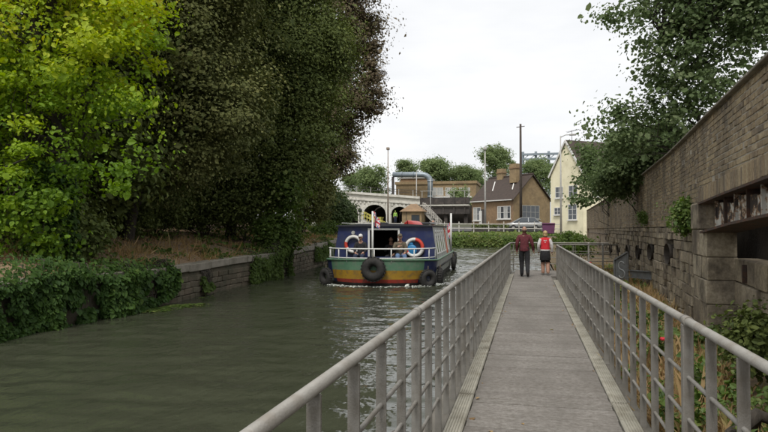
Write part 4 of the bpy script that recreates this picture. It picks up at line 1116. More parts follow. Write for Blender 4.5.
def woman_extra(t, J, sc):
    s = MB(); s.smooth = True; k = 24
    for z, rx, ry in ((1.03, .145, .12), (.95, .175, .15), (.80, .195, .165), (.60, .205, .175), (.585, .198, .168)):
        s.v += [(rx * math.cos(2*PI*i/k), ry * math.sin(2*PI*i/k) + .01, z + .006 * math.sin(5 * 2*PI*i/k)) for i in range(k)]
    for r in range(4): s._f([(r*k+i, r*k+(i+1) % k, (r+1)*k+(i+1) % k, (r+1)*k+i) for i in range(k)])
    s.v = [tuple(Vector(v) * sc) for v in s.v]; s.build("skirt", M['cloth_black'], t)
    s = MB(); s.smooth = True                            # vest body and its white hem
    for z, rx, ry in ((1.465, .09, .085), (1.43, .165, .105), (1.33, .178, .135), (1.15, .165, .13), (1.0, .182, .15), (.955, .186, .155)):
        s.v += [(rx * math.cos(2*PI*i/k), ry * math.sin(2*PI*i/k) + .005, z) for i in range(k)]
    for r in range(5):
        s.mi = 1 if r == 4 else 0; s._f([(r*k+i, r*k+(i+1) % k, (r+1)*k+(i+1) % k, (r+1)*k+i) for i in range(k)])
    s.v = [tuple(Vector(v) * sc) for v in s.v]; v = s.build("vest", [M['cloth_red'], M['cloth_white']], t)
    e = MB()                                             # shield shaped white emblem on the back
    pts = []
    for (a, b) in ((-.062, .06), (0, .045), (.062, .06), (.05, -.005), (.0, -.05), (-.05, -.005)): pts.append((a, .146 - abs(a) * .28, 1.31 + b))
    e.poly(pts); pts2 = [(a, b - .012, c) for a, b, c in pts]; e.poly(pts2[::-1])
    k0 = 0
    for i in range(6): e._f([(i, (i+1) % 6, 6 + 5 - (i+1) % 6, 6 + 5 - i)])
    e.v = [tuple(Vector(q) * sc) for q in e.v]; eo = e.build("emblem", M['cloth_white'], t)
    d = MB()
    for a in (-.026, .0, .026): d.ball((a, .148 - abs(a) * .28, 1.325), .007, .004, .012, 6, 5)
    d.v = [tuple(Vector(q) * sc) for q in d.v]; d.build("emblem_marks", M['cloth_red'], t)
p = atz(545, 274.5, DZ)
person("blonde woman in red vest with white sleeves and black skirt walking away", (p.x, p.y - .4, DZ + .003), PI,
       dict(knee_l=(.085, -.05, .50), ankle_l=(.085, .0, .085), toe_l=(.095, -.15, .035), knee_r=(-.09, -.02, .50), ankle_r=(-.10, .14, .11), toe_r=(-.11, .03, .03),
            elbow_l=(.25, .05, 1.14), wrist_l=(.245, -.06, .92), palm_l=(.24, -.09, .85), elbow_r=(-.25, .02, 1.14), wrist_r=(-.255, -.05, .92), palm_r=(-.255, -.08, .85)),
       dict(top='cloth_red', upper='cloth_white', fore='cloth_white', leg='cloth_black', shin='skin', foot='cloth_white'), 1.60, "couple on the walkway", 'hair_blonde', 'bob', 1.02, .3, woman_extra)

# ================================================================== BOAT
M['blue'] = mat('dark blue boat paint', (.014, .022, .085), (.02, .03, .105), 3, .4, .1, 60, dirt=(.05, .055, .08), dscale=3, damt=.6)
M['green'] = mat('green boat paint', (.10, .20, .12), (.075, .165, .10), 3, .5, .15, 50, dirt=(.16, .18, .14), dscale=5, damt=.8)
M['yellow'] = mat('ochre boat paint', (.34, .20, .022), (.28, .16, .02), 3, .5, .15, 50, dirt=(.16, .11, .05), dscale=6, damt=.8)
M['redpaint'] = mat('red boat paint', (.33, .035, .022), (.26, .03, .02), 3, .5, .15, 50, dirt=(.10, .04, .03), dscale=6, damt=.8)
M['hullblack'] = mat('black hull', (.014, .013, .012), (.024, .022, .02), 4, .6, .2, 40)
M['palegrey'] = mat('weathered pale paint', (.46, .47, .44), (.36, .37, .35), 4, .6, .2, 50, dirt=(.22, .2, .16), dscale=2.2, damt=.7, stretch=(1, 1, .4))
M['orange'] = mat('orange red panel', (.50, .13, .06), (.42, .10, .05), 4, .6, .1, 50)
M['rubber'] = mat('old tyre rubber', (.020, .019, .018), (.035, .033, .03), 8, .85, .5, 60)
M['roofdark'] = mat('dark roof', (.03, .032, .04), (.045, .045, .05), 4, .6, .2, 40)
M['boatglass'] = glassmat('smoky boat glass', (.10, .115, .11))
M['inside'] = mat('dark cabin lining', (.03, .027, .024), (.02, .018, .016), 4, .8, .1, 30)
M['buoywhite'] = mat('lifebuoy white', (.70, .69, .65), (.6, .59, .56), 6, .6, .1, 40)
M['buoyred'] = mat('lifebuoy red', (.60, .06, .035), (.5, .05, .03), 6, .6, .1, 40)
M['kayak'] = mat('red plastic', (.48, .03, .02), (.40, .025, .02), 4, .4, .05, 40)
M['foam'] = mat('wake foam', (.62, .64, .60), (.45, .48, .42), 9, .7, .4, 40)

boat = thing("trip_boat", "wide blue passenger boat with green, yellow and red striped bow coming up the canal", "boat", (-5.2, 20.75, 0), math.radians(3.2))
LEN = 11.6
def outline(hw, bow, n=14, y_off=0.0):
    """plan half outline of the hull from bow centre to stern, mirrored; bow points to -Y"""
    pts = []
    for i in range(n + 1):
        a = PI / 2 * i / n; pts.append((hw * math.sin(a) ** .8, bow * (1 - math.cos(a)) + y_off))
    pts.append((hw, LEN - 1.0)); pts.append((hw * .9, LEN - .1)); pts.append((hw * .8, LEN))
    return pts
def ring(hw, bow, z, sheer=0.0, y_off=0.0):
    h = outline(hw, bow, 14, y_off); full = [(-x, y) for x, y in h[::-1]] + h[1:]
    return [(x, y, z + sheer * max(0, 1 - y / 1.6)) for x, y in full]
levels = [(-.35, 1.80, 1.55, .22, 0), (.13, 1.90, 1.6, .10, 0), (.24, 1.94, 1.6, .06, .02), (.53, 2.00, 1.6, .02, .04), (.86, 2.05, 1.6, 0, .06)]
bands = [("hull_bottom", 'hullblack', 'hullblack'), ("red_stripe", 'redpaint', 'hullblack'), ("yellow_stripe", 'yellow', 'palegrey'), ("green_bulwark", 'green', 'palegrey')]
for k, (nm, mf, ms) in enumerate(bands):
    mb = MB(); mb.smooth = True
    a = ring(levels[k][1], levels[k][2], levels[k][0], levels[k][4], levels[k][3]); b = ring(levels[k+1][1], levels[k+1][2], levels[k+1][0], levels[k+1][4], levels[k+1][3])
    n = len(a); mb.v += a + b
    for i in range(n - 1):
        ym = (a[i][1] + a[i+1][1]) / 2; mb.mi = 0 if ym < .62 else (2 if (ym < 2.3 and k >= 1) else 1); mb._f([(i, i+1, n+i+1, n+i)])
    mb.mi = 1; mb._f([(0, n, 2*n-1, n-1)])
    mb.build(nm, [M[mf], M[ms], M['blue']], boat)
# gunwale bead, rubbing strake, fore deck
gr = [(x, y, z + .015) for x, y, z in ring(2.05, 1.6, .86, .06)]
MB().tube(gr, .035, 8).build("gunwale", M['green'], boat)
for s in (-1, 1): MB().tube([(s * 2.03, 1.7, .57), (s * 2.03, LEN - 1.0, .57)], .03, 6).build("rubbing_strake", M['hullblack'], boat)
dk = MB(); r_ = ring(1.86, 1.4, .48, 0, .2); dk.poly(r_); dk.build("deck", M['roofdark'], boat)
# cabin: sloped sides, hollow, with a framed opening in front
CY, CE, ZC0, ZC1 = 2.15, 9.6, .87, 2.10
B0, T0 = 1.98, 1.80
def cx(z): return B0 + (T0 - B0) * (z - ZC0) / (ZC1 - ZC0)
OX0, OX1, OZ0, OZ1 = -.60, .52, .95, 1.98
mb = MB()
def fpoly(m, x0b, x1b, x0t, x1t, z0, z1, y=CY, th=.05):
    m.prism([(x0b, z0), (x1b, z0), (x1t, z1), (x0t, z1)], (0, y, 0), (1, 0, 0), (0, 0, 1), (0, th, 0))
fpoly(mb, -cx(.5), OX0, -cx(ZC1), OX0, .5, ZC1); fpoly(mb, OX1, cx(.5), OX1, cx(ZC1), .5, ZC1)
fpoly(mb, OX0, OX1, OX0, OX1, OZ1, ZC1); fpoly(mb, OX0, OX1, OX0, OX1, .5, OZ0)
mb.build("cabin_front", M['blue'], boat)
fr = MB()
for (x0, x1, z0, z1) in ((OX0 - .05, OX0 + .02, OZ0, OZ1 + .05), (OX1 - .02, OX1 + .05, OZ0, OZ1 + .05), (OX0 + .02, OX1 - .02, OZ1 - .02, OZ1 + .05)): fr.box(x0, x1, CY - .03, CY + .06, z0, z1)
fr.build("door_frame", M['white'], boat)
for s in (-1, 1):
    sd = MB(); sd.prism([(s * cx(ZC0), ZC0), (s * cx(ZC1), ZC1), (s * (cx(ZC1) - .05), ZC1), (s * (cx(ZC0) - .05), ZC0)], (0, CY + .05, 0), (1, 0, 0), (0, 0, 1), (0, CE - CY - .05, 0))
    sd.build("cabin_side", M['palegrey'], boat)
    lower = MB().box(min(s * 1.93, s * 2.0), max(s * 1.93, s * 2.0), CY + .05, CE, .5, ZC0).build("side_deck", M['palegrey'], boat)
    y = CY + .5
    for k in range(7):
        w = .62 if k < 5 else .5
        def sp(yy_, z, e): return (s * (cx(z) + e), yy_, z)
        wn_ = MB(); a, b = 1.06, 1.93
        if k == 5:
            q = MB(); q.obox(((s * (cx(1.48) + .012)), y + .3, 1.48), (0, .3, 0), Vector((s * (T0 - B0) / (ZC1 - ZC0), 0, 1)) * .56, (s * .012, 0, 0)); q.build("orange_panel", M['orange'], boat)
            y += .95; continue
        sl = Vector((s * (T0 - B0) / (ZC1 - ZC0), 0, 1))
        f = MB(); cz = (a + b) / 2; c = Vector((s * (cx(cz) + .012), y + w / 2, cz))
        f.obox(c, (0, .035, 0), sl * .45, (s * .014, 0, 0)); f.v = [(v[0], v[1] - w / 2, v[2]) for v in f.v]
        k0 = len(f.v); f.obox(c + Vector((0, w / 2, 0)), (0, .035, 0), sl * .45, (s * .014, 0, 0))
        f.obox(c + sl * .43, (0, w / 2 - .036, 0), sl * .03, (s * .013, 0, 0)); f.obox(c - sl * .43, (0, w / 2 - .036, 0), sl * .03, (s * .013, 0, 0))
        wo = f.build("window_frame", M['white'], boat)
        MB().obox(c, (0, w / 2 - .036, 0), sl * .40, (s * .005, 0, 0)).build("pane", M['boatglass'], wo)
        y += .92
    MB().tube([(s * (T0 - .08), CY + .2, ZC1 + .13), (s * (T0 - .08), CE - .2, ZC1 + .13)], .014, 6).build("roof_rail", M['white'], boat)
MB().box(-1.6, 1.6, CE - .06, CE, .5, ZC1).build("cabin_back", M['palegrey'], boat)
rf = MB(); prf = [(-T0 - .06, ZC1 + .002), (T0 + .06, ZC1 + .002), (T0 + .06, ZC1 + .04), (.9, ZC1 + .085), (0, ZC1 + .10), (-.9, ZC1 + .085), (-T0 - .06, ZC1 + .04)]
rf.prism(prf, (0, CY - .12, 0), (1, 0, 0), (0, 0, 1), (0, CE - CY + .2, 0)); rf.build("roof", M['roofdark'], boat)
MB().box(-1.55, 1.55, 5.2, 5.25, .49, 2.05).build("bulkhead", M['inside'], boat)
for k, (x, y) in enumerate(((-1.0, 2.7), (1.15, 2.75))): MB().box(x - .35, x + .35, y - .22 + 4, y + .22 + 4, ZC1 + .1, ZC1 + .2).build("roof_hatch", M['roofdark'], boat, bevel=.02)
# stern well
MB().box(-1.6, 1.6, CE + .02, CE + .07, .5, 1.25).build("stern_locker", M['orange'], boat)
# bow rail
bl = outline(1.96, 1.6, 14); zs1, zs2, zs3 = 1.31, 1.10, .90
half = [q for q in bl[:15]]
rp = [(-x, y, zs1) for x, y in half[::-1]] + [(x, y, zs1) for x, y in half[1:]]
rp = [(rp[0][0], rp[0][1] + .35, .92)] + [(rp[0][0], rp[0][1] + .28, zs1 - .05)] + rp + [(rp[-1][0], rp[-1][1] + .28, zs1 - .05), (rp[-1][0], rp[-1][1] + .35, .92)]
MB().tube(rp, .022, 8).build("bow_rail", M['white'], boat)
MB().tube([(x, y, .99) for x, y, z in rp[2:-2]], .016, 8).build("bow_rail", M['white'], boat)
for i in (2, 6, 10, 12, 16, 18, 22, 26, 30):
    if i < len(rp): MB().tube([(rp[i][0], rp[i][1], .84), (rp[i][0], rp[i][1], zs1)], .018, 8).build("rail_post", M['white'], boat)
# benches on the fore deck
for s in (-1, 1): MB().box(min(s * .5, s * 1.6), max(s * .5, s * 1.6), 1.45, 1.85, .49, .90).build("bench", M['inside'], boat, bevel=.02)
# flag staff on the bow
def union_flag(parent, o, u, w, h, drop=.0, n=14):
    """hanging cloth with the crosses cut from the sheet, o = top corner at the staff"""
    mb = MB(); o, u = Vector(o), Vector(u); nn = u.cross(Vector((0, 0, 1)))
    m = 10
    for i in range(n + 1):
        for j in range(m + 1):
            a, b = i / n, j / m
            mb.v.append(tuple(o + u * w * a * (1 - drop * .4) + Vector((0, 0, -h * b - drop * a * h * .9)) + nn * .045 * math.sin(a * 7 + b * 2)))
    for i in range(n):
        for j in range(m):
            a, b = (i + .5) / n * 2 - 1, (j + .5) / m * 2 - 1
            dg_ = min(abs(a - b), abs(a + b))
            mb.mi = 0
            if dg_ < .3: mb.mi = 1
            if dg_ < .12: mb.mi = 2
            if abs(a) < .26 or abs(b) < .34: mb.mi = 1
            if abs(a) < .15 or abs(b) < .2: mb.mi = 2
            mb._f([(i*(m+1)+j, (i+1)*(m+1)+j, (i+1)*(m+1)+j+1, i*(m+1)+j+1)])
    return mb.build("flag", [M['flagblue'], M['white'], M['flagred']], parent)
M['flagblue'] = mat('flag blue', (.03, .06, .30), (.025, .05, .26), 9, .8, .1, 40)
M['flagred'] = mat('flag red', (.50, .03, .05), (.45, .025, .045), 9, .8, .1, 40)
st = MB().tube([(-.08, .12, .84), (-.08, .12, 2.62)], [.042, .03], 10); so = st.build("bow_staff", M['white'], boat)
union_flag(so, (-.05, .12, 2.62), (.55, .83, 0), .42, .40, .75)
st = MB().tube([(1.92, LEN - .9, .86), (1.93, LEN - .85, 2.8)], [.055, .05], 10); so = st.build("stern_staff", M['white'], boat)
union_flag(so, (1.90, LEN - .9, 2.35), (-.96, -.28, 0), .36, .80, .35)
# ventilator and lamp on the cabin front
v_ = MB().tube([(-1.22, CY - .06, 1.86), (-1.22, CY - .0, 1.86)], .07, 12); v_.build("headlamp", M['palegrey'], boat)
# ---- loose things carried by the boat (own objects)
BM = wmat(boat)
def on_boat(x, y, z): return BM @ Vector((x, y, z))
ux, uy = (BM.to_3x3() @ Vector((1, 0, 0))), (BM.to_3x3() @ Vector((0, 1, 0)))
def tyre(label, p, R, r, axis_x, axis_z=Vector((0, 0, 1))):
    t = thing("tyre_fender", label, "tyre", p, 0, "tyre fenders hung on the boat")
    mb = MB().torus(p, axis_x, axis_z, R, r, 30, 10, flat=.95); mb.build("tyre", M['rubber'], t, world=True)
    tr = MB(); ax, az = Vector(axis_x).normalized(), Vector(axis_z); n = ax.cross(az)
    for k in range(22):
        a = 2 * PI * k / 22; d = ax * math.cos(a) + az * math.sin(a); tr.obox(Vector(p) + d * (R + r * .98), d * .012, n * r * .55, d.cross(n) * .03)
    tr.build("tread", M['rubber'], t, world=True)
    rp_ = MB().tube([Vector(p) + az * (R - r * .4) , Vector(p) + az * (R + r + .12)], .014, 6); rp_.build("rope", M['cloth_khaki'], t, world=True)
    return t
tyre("big tyre fender hung on the middle of the boat's bow", on_boat(.0, -.16, .62), .27, .155, ux)
tyre("tyre fender at the boat's waterline, by the left corner of the bow", on_boat(-1.88, .62, .28), .21, .115, (ux - uy * .8).normalized())
tyre("tyre fender low on the boat's right bow, nearest the railing", on_boat(1.80, .62, .26), .21, .115, (ux + uy * .8).normalized())
tyre("tyre fender just behind the right bow corner of the boat", on_boat(2.13, 1.75, .26), .21, .11, uy)
tyre("tyre fender on the boat's side towards the stern, near the flag", on_boat(2.15, 9.2, .35), .22, .11, uy)
tyre("tyre fender at the stern end of the boat's side", on_boat(2.1, 10.8, .5), .22, .11, uy)
def lifebuoy(label, p, R=.27, r=.062, a0=.6):
    t = thing("lifebuoy", label, "lifebuoy", p, 0, "lifebuoys on the boat cabin")
    for k in range(8):
        MB().torus(p, ux, (0, 0, 1), R, r, 6, 10, a0 + k * PI / 4, a0 + (k + 1) * PI / 4).build("red_band" if k in LB_RED else "white_band", M['buoyred'] if k in LB_RED else M['buoywhite'], t, world=True)
    MB().tube([Vector(p) + (ux * math.cos(a) + Vector((0, 0, 1)) * math.sin(a)) * (R + r + .012) for a in np.linspace(0, 2 * PI, 25)], .008, 5).build("grab_rope", M['cloth_khaki'], t, world=True)
    MB().bar(Vector(p) + Vector((0, 0, R)) - uy * .02, Vector(p) + Vector((0, 0, R)) + uy * .12, .04).build("hook", M['palegrey'], t, world=True)
    return t
LB_RED = (0, 4); lifebuoy("white and red lifebuoy on the left of the boat cabin front, partly hidden", on_boat(-1.2, CY - .09, 1.42), .29, .062, -.3)
LB_RED = (0, 1, 4); lifebuoy("white and red lifebuoy on the right of the boat cabin front", on_boat(1.13, CY - .09, 1.30), .31, .068, -.15)
# tarpaulin folded behind the right lifebuoy
t = thing("blue_bag", "bright blue bag hanging behind the right lifebuoy", "bag", on_boat(1.1, CY - .1, 1.2))
M['bluebag'] = mat('bright blue plastic', (.03, .22, .45), (.025, .17, .38), 6, .5, .2, 20)
b_ = MB(); b_.smooth = True; b_.ball(on_boat(1.02, CY - .075, 1.22), .22, .05, .2, 14, 10); b_.ball(on_boat(.92, CY - .07, 1.45), .18, .04, .08, 12, 8); b_.build("sack", M['bluebag'], t, world=True)
MB().tube([on_boat(.95, CY - .07, 1.5), on_boat(1.0, CY - .04, 1.62)], .012, 6).build("strap", M['bluebag'], t, world=True)
# kayak on the roof
t = thing("kayak", "red plastic canoe lying on the boat roof", "canoe", on_boat(.75, 3.4, ZC1 + .1))
kb = MB(); kb.smooth = True
prof = []
for i in range(15):
    s = i / 14; y = 2.7 + 3.4 * s; w = .34 * math.sin(PI * min(max(s, .0), 1)) ** .6 + .015; zk = ZC1 + .02
    for j in range(7):
        a = PI * j / 6; prof.append(on_boat(.8 + w * math.cos(a), y, zk + .05 + .17 * math.sin(a)))
k0 = len(kb.v); kb.v += [tuple(q) for q in prof]
for i in range(14):
    for j in range(6): kb._f([(i*7+j, i*7+j+1, (i+1)*7+j+1, (i+1)*7+j)])
kb.build("hull", M['kayak'], t, world=True)
MB().tube([on_boat(.8 + (.34 * math.sin(PI * i / 14) ** .6 + .015), 2.7 + 3.4 * i / 14, ZC1 + .07) for i in range(15)] , .018, 6).build("rim", M['kayak'], t, world=True)
MB().tube([on_boat(.8 - (.34 * math.sin(PI * i / 14) ** .6 + .015), 2.7 + 3.4 * i / 14, ZC1 + .07) for i in range(15)] , .018, 6).build("rim", M['kayak'], t, world=True)
# passengers
SIT = dict(pelvis=(0, 0, .09), waist=(0, .03, .25), chest=(0, .02, .47), neck=(0, 0, .62), head=(0, -.03, .71), shoulder_l=(.175, .01, .555), shoulder_r=(-.175, .01, .555),
           elbow_l=(.22, -.05, .29), wrist_l=(.15, -.25, .2), palm_l=(.12, -.32, .19), elbow_r=(-.22, -.05, .29), wrist_r=(-.15, -.25, .2), palm_r=(-.12, -.32, .19),
           hip_l=(.095, -.02, .08), knee_l=(.13, -.42, .11), ankle_l=(.13, -.40, -.33), toe_l=(.14, -.54, -.38), hip_r=(-.095, -.02, .08), knee_r=(-.13, -.42, .11), ankle_r=(-.13, -.40, -.33), toe_r=(-.14, -.54, -.38))
bz = math.radians(3.2)
person("boat passenger in dark clothes with white cap seated by the left lifebuoy", on_boat(-.82, 1.62, .92), bz, SIT, dict(top='cloth_black', leg='cloth_navy'), 1.72, "people on the boat", 'cloth_white', 'cap')
S2 = dict(SIT); S2.update(elbow_r=(-.24, -.08, .3), wrist_r=(-.08, -.2, .42), palm_r=(-.02, -.22, .46))
person("boat passenger with dark hair seated in front of the dark cabin opening", on_boat(.12, 2.9, .82), bz, S2, dict(top='cloth_black', leg='cloth_black'), 1.7, "people on the boat", 'hair_dark', 'short')
person("boat passenger in khaki cap and blue jeans seated by the right lifebuoy", on_boat(.66, 1.62, .92), bz + .25, S2, dict(top='cloth_khaki', leg='cloth_denim'), 1.75, "people on the boat", 'cloth_khaki', 'cap')
MB().box(-.4, .6, 2.7, 3.15, .49, .81).build("bench", M['inside'], boat, bevel=.02)
person("helmsman in blue jacket standing at the back of the boat", on_boat(1.05, CE + .75, .70), bz, {}, dict(top='cloth_blue', leg='cloth_navy'), 1.76, "people on the boat", 'hair_grey', 'bald')
MB().box(-1.6, 1.6, CE + .1, LEN - .3, .49, .70).build("stern_floor", M['roofdark'], boat)
# bow wave
t = thing("bow_wave", "thin line of foam along the boat's waterline", "foam", on_boat(0, 0, 0))
P_ = []
for i in range(2600):
    a = random.random(); r_ = ring(1.98, 1.6, 0)
    k = random.randrange(len(r_) - 1); q = Vector(r_[k]).lerp(Vector(r_[k+1]), random.random())
    if q.y > 4 and random.random() < .75: continue
    out = Vector((q.x, (q.y - 1.6) * (q.y < 1.6), 0)); out = out.normalized() if out.length > .01 else Vector((0, -1, 0))
    q = q + out * (abs(random.gauss(0, .10)) + .02 + .05 * max(0, q.y) * random.random()); P_.append(on_boat(q.x, q.y, .008 + random.random() * .02))
P_ = np.array([tuple(p) for p in P_])
leaves("foam", P_, np.tile([0, 0, 1.0], (len(P_), 1)), .055, M['foam'], t, None, 'oval', .25)

# ================================================================== FAR SIDE OF THE BASIN
M['viaduct'] = mat('pale painted masonry', (.58, .56, .50), (.50, .48, .43), 1.2, .85, .3, 12, dirt=(.33, .31, .27), dscale=.8, damt=.6)
M['viaduct_trim'] = mat('pale stone trim', (.62, .60, .54), (.52, .50, .45), 2, .85, .2, 12, dirt=(.30, .28, .24), dscale=1.0, damt=.6)
M['farbrick'] = mat('brown brick', (.28, .185, .105), (.22, .145, .085), 3, .9, .4, 18, dirt=(.15, .10, .065), dscale=.9, damt=.6)
M['farbrick2'] = mat('yellow brown brick', (.32, .235, .13), (.25, .18, .10), 3, .9, .4, 18, dirt=(.16, .12, .075), dscale=.9, damt=.6)
M['tile'] = mat('brown roof tile', (.07, .05, .04), (.05, .038, .033), 3, .9, .4, 12, dirt=(.045, .04, .03), dscale=1, damt=.5)
M['cream'] = mat('cream render', (.86, .80, .58), (.82, .76, .54), 1.2, .9, .15, 30, dirt=(.52, .47, .30), dscale=.7, damt=.4)
M['wframe'] = mat('white window frame', (.70, .69, .66), (.62, .61, .58), 4, .5, .05, 30)
M['wglass'] = glassmat('house window glass', (.05, .06, .07))
M['curtain'] = mat('net curtain', (.42, .42, .40), (.34, .34, .32), 6, .9, .2, 20)
M['darkmetal'] = mat('dark bridge metal', (.045, .04, .037), (.065, .055, .05), 3, .8, .3, 20, dirt=(.11, .09, .075), dscale=1.5)
M['duct'] = mat('grey metal duct', (.27, .31, .34), (.21, .25, .28), 2, .45, .1, 20, metal=.3)
M['polegrey'] = mat('pale lamp post', (.42, .41, .38), (.34, .33, .31), 4, .6, .1, 30)
M['polebrown'] = mat('brown mast', (.22, .17, .13), (.3, .25, .2), 4, .8, .1, 30)
M['polewood'] = mat('dark timber pole', (.05, .04, .033), (.07, .055, .045), 4, .9, .3, 30)
M['fence'] = mat('off white fence paint', (.52, .50, .45), (.43, .41, .37), 4, .7, .1, 30, dirt=(.25, .22, .18), dscale=2)
M['yellowrail'] = mat('yellow paint', (.55, .50, .12), (.48, .43, .1), 4, .6, .1, 30)
M['quay'] = mat('quay stone', (.20, .18, .145), (.14, .125, .10), 2, .95, .4, 14, dirt=(.07, .065, .045), dscale=1, damt=.7)
M['carpaint'] = mat('silver car paint', (.42, .43, .44), (.38, .39, .40), 2, .3, 0, metal=.4)
M['purple'] = mat('purple plastic', (.13, .04, .10), (.10, .03, .075), 3, .5, .05, 30)
M['blackplastic'] = mat('black plastic', (.02, .02, .021), (.03, .03, .03), 3, .5, .05, 30)
UP = Vector((0, 0, 1))

# quay wall and road
qw = MB()
qxs = np.arange(-60, 13, 3.0)
qw.box(-60, 5.5, 68.0, 68.5, -1.1, 1.22)
qw.build("quay_wall", M['quay'], None, label="low stone quay wall across the far end of the water", cat="wall")
n = 9000; x = RNG.uniform(-12, 1.6, n); u = RNG.random(n); q = fbm(np.stack([x * .9, u * 2, x * 0 + 44], -1), 3)
leaves("quay_creeper", np.stack([x, 67.95 - RNG.random(n) * .35 * (q + .2), 1.15 * u ** .8], -1), np.tile([0, -1.0, .4], (n, 1)), .16, M['weed'], None, q + .25 + RNG.normal(0, .15, n), 'oval', .6, label="green creeping plants hanging down the far quay wall to the water", cat="plants")
P = np.zeros((60, 2, 3)); xs = np.linspace(-40, 6, 60)
for j, y in enumerate((73.2, 78.2)):
    P[:, j, 0] = xs; P[:, j, 1] = y; P[:, j, 2] = far_z(xs, np.full(60, y)) + .07
structure("road", grid_mesh("road", P, M['asphalt']))
# grass and low hedge on the quay edge
n = 9000; x = RNG.uniform(-12, 5.5, n); y = RNG.uniform(68.2, 70.6, n)
q = fbm(np.stack([x * .9, y * .9, x * 0 + 41], -1), 3)
leaves("quay_grass", np.stack([x, y, far_z(x, y) + RNG.random(n) * (.05 + .3 * np.clip(q - .3, 0, 1))], -1), np.tile([0, -.6, .7], (n, 1)), .16, M['weed'], None, q + .25 + RNG.normal(0, .15, n), 'oval', .7, label="rough green plants along the far quay edge", cat="plants")
# white post and rail fence along the quay
fx0, fx1, fy = -30.0, 4.0, 72.0
def fz(x): return float(far_z(np.array([x]), np.array([fy]))[0])
fe = thing("quay_fence", "long off white post and rail fence along the far quay", "fence", (-12, fy, fz(-12)))
x = fx0
while x <= fx1:
    MB().box(x - .05, x + .05, fy - .05, fy + .05, fz(x) - .1, fz(x) + 1.25).build("post", M['fence'], fe, world=True); x += 1.7
for h in (1.15, .65):
    MB().bar((fx0, fy - .07, fz(fx0) + h), (fx1, fy - .07, fz(fx1) + h), .05, .10).build("rail", M['fence'], fe, world=True)
# low dark wall behind the fence
for i, (px0, px1) in enumerate(((472, 497), (500, 509))):
    a, b = atY(px0, 231, 73), atY(px1, 231, 73)
    t = thing("planter", ["long low dark planter behind the quay fence", "short dark planter behind the quay fence beside the silver car"][i], "planter", (a.x, 73, fz(a.x)))
    MB().box(a.x, b.x, 72.7, 73.1, fz(a.x) - .1, fz(a.x) + .55).build("box", M['darkmetal'], t, world=True)
    n = int((b.x - a.x) * 160); X_ = RNG.uniform(a.x, b.x, n)
    leaves("planting", np.stack([X_, RNG.uniform(72.7, 73.1, n), fz(a.x) + .5 + RNG.random(n) * .4], -1), np.tile([0, -.3, 1.0], (n, 1)), .16, M['dark'], t, None, 'oval', .7)

def window(parent, o, u, w, h, n, nx=2, ny=1, sill=True, fr='wframe', gl='wglass', curtain=False, fw=.07):
    """o = lower left corner on the wall face, u along the wall, n outward"""
    o, u, n = Vector(o), Vector(u).normalized(), Vector(n).normalized()
    f = MB()
    def rect(a0, a1, b0, b1, d0, d1): f.obox(o + u * (a0+a1)/2 + UP * (b0+b1)/2 + n * (d0+d1)/2, u * (a1-a0)/2, UP * (b1-b0)/2, n * (d1-d0)/2)
    rect(0, fw, 0, h, 0, .05); rect(w-fw, w, 0, h, 0, .05); rect(fw, w-fw, 0, fw, 0, .05); rect(fw, w-fw, h-fw, h, 0, .05)
    for i in range(1, nx): c = w * i / nx; rect(c - fw*.4, c + fw*.4, fw, h-fw, 0, .045)
    for j in range(1, ny): c = h * j / ny; rect(fw, w-fw, c - fw*.3, c + fw*.3, 0, .04)
    fo = f.build("window", M[fr], parent, world=True)
    for i in range(nx):
        a0, a1 = w * i / nx + fw * .5, w * (i + 1) / nx - fw * .5
        MB().obox(o + u * (a0+a1)/2 + UP * h/2 + n * .015, u * (a1-a0)/2, UP * (h/2 - fw * .6), n * .006).build("pane", M['curtain'] if (curtain and i % 2 == 0) else M[gl], fo, world=True)
    if sill:
        MB().obox(o + u * w/2 - UP * .06 + n * .06, u * (w/2 + .1), UP * .05, n * .1).build("sill", M[fr], fo, world=True)
    return fo

# ---- brown brick house
zb_ = 2.55
c0 = atY(513.5, 224, 80); c0.z = zb_; cl = atY(472, 224, 86); cl.z = zb_; cr_ = atY(550, 224, 85.5); cr_.z = zb_
ul, ur = (cl - c0), (cr_ - c0); LL, LR = ul.length, ur.length; ul.normalize(); ur.normalize()
nl, nr_ = Vector((ul.y, -ul.x, 0)), Vector((-ur.y, ur.x, 0))
if nl.y > 0: nl = -nl
if nr_.y > 0: nr_ = -nr_
hs = thing("brick_house", "brown brick bungalow with steep dark roof and two chimneys beyond the quay", "house", c0)
ze = atY(513.5, 199, 80).z; ap = atY(537, 176, 83).z
za_ = ap
H_ = ze - zb_
gm = MB(); gm.poly([c0, cr_, cr_ + UP * H_, c0 + ur * LR * .5 + UP * (za_ - zb_), c0 + UP * H_]); gm.build("gable_wall", M['farbrick2'], hs, world=True)
MB().poly([c0, cl, cl + UP * H_, c0 + UP * H_]).build("front_wall", M['farbrick'], hs, world=True)
b3 = cr_ + ul * LL
MB().poly([cl, b3, b3 + UP * H_, cl + ur * LR * .5 + UP * (za_ - zb_), cl + UP * H_]).build("gable_wall", M['farbrick'], hs, world=True)
MB().poly([cr_, b3, b3 + UP * H_, cr_ + UP * H_]).build("back_wall", M['farbrick'], hs, world=True)
rd0, rd1 = c0 + ur * LR * .5 + UP * (za_ - zb_ + .12) - ul * .25, cl + ur * LR * .5 + UP * (za_ - zb_ + .12) + ul * .25
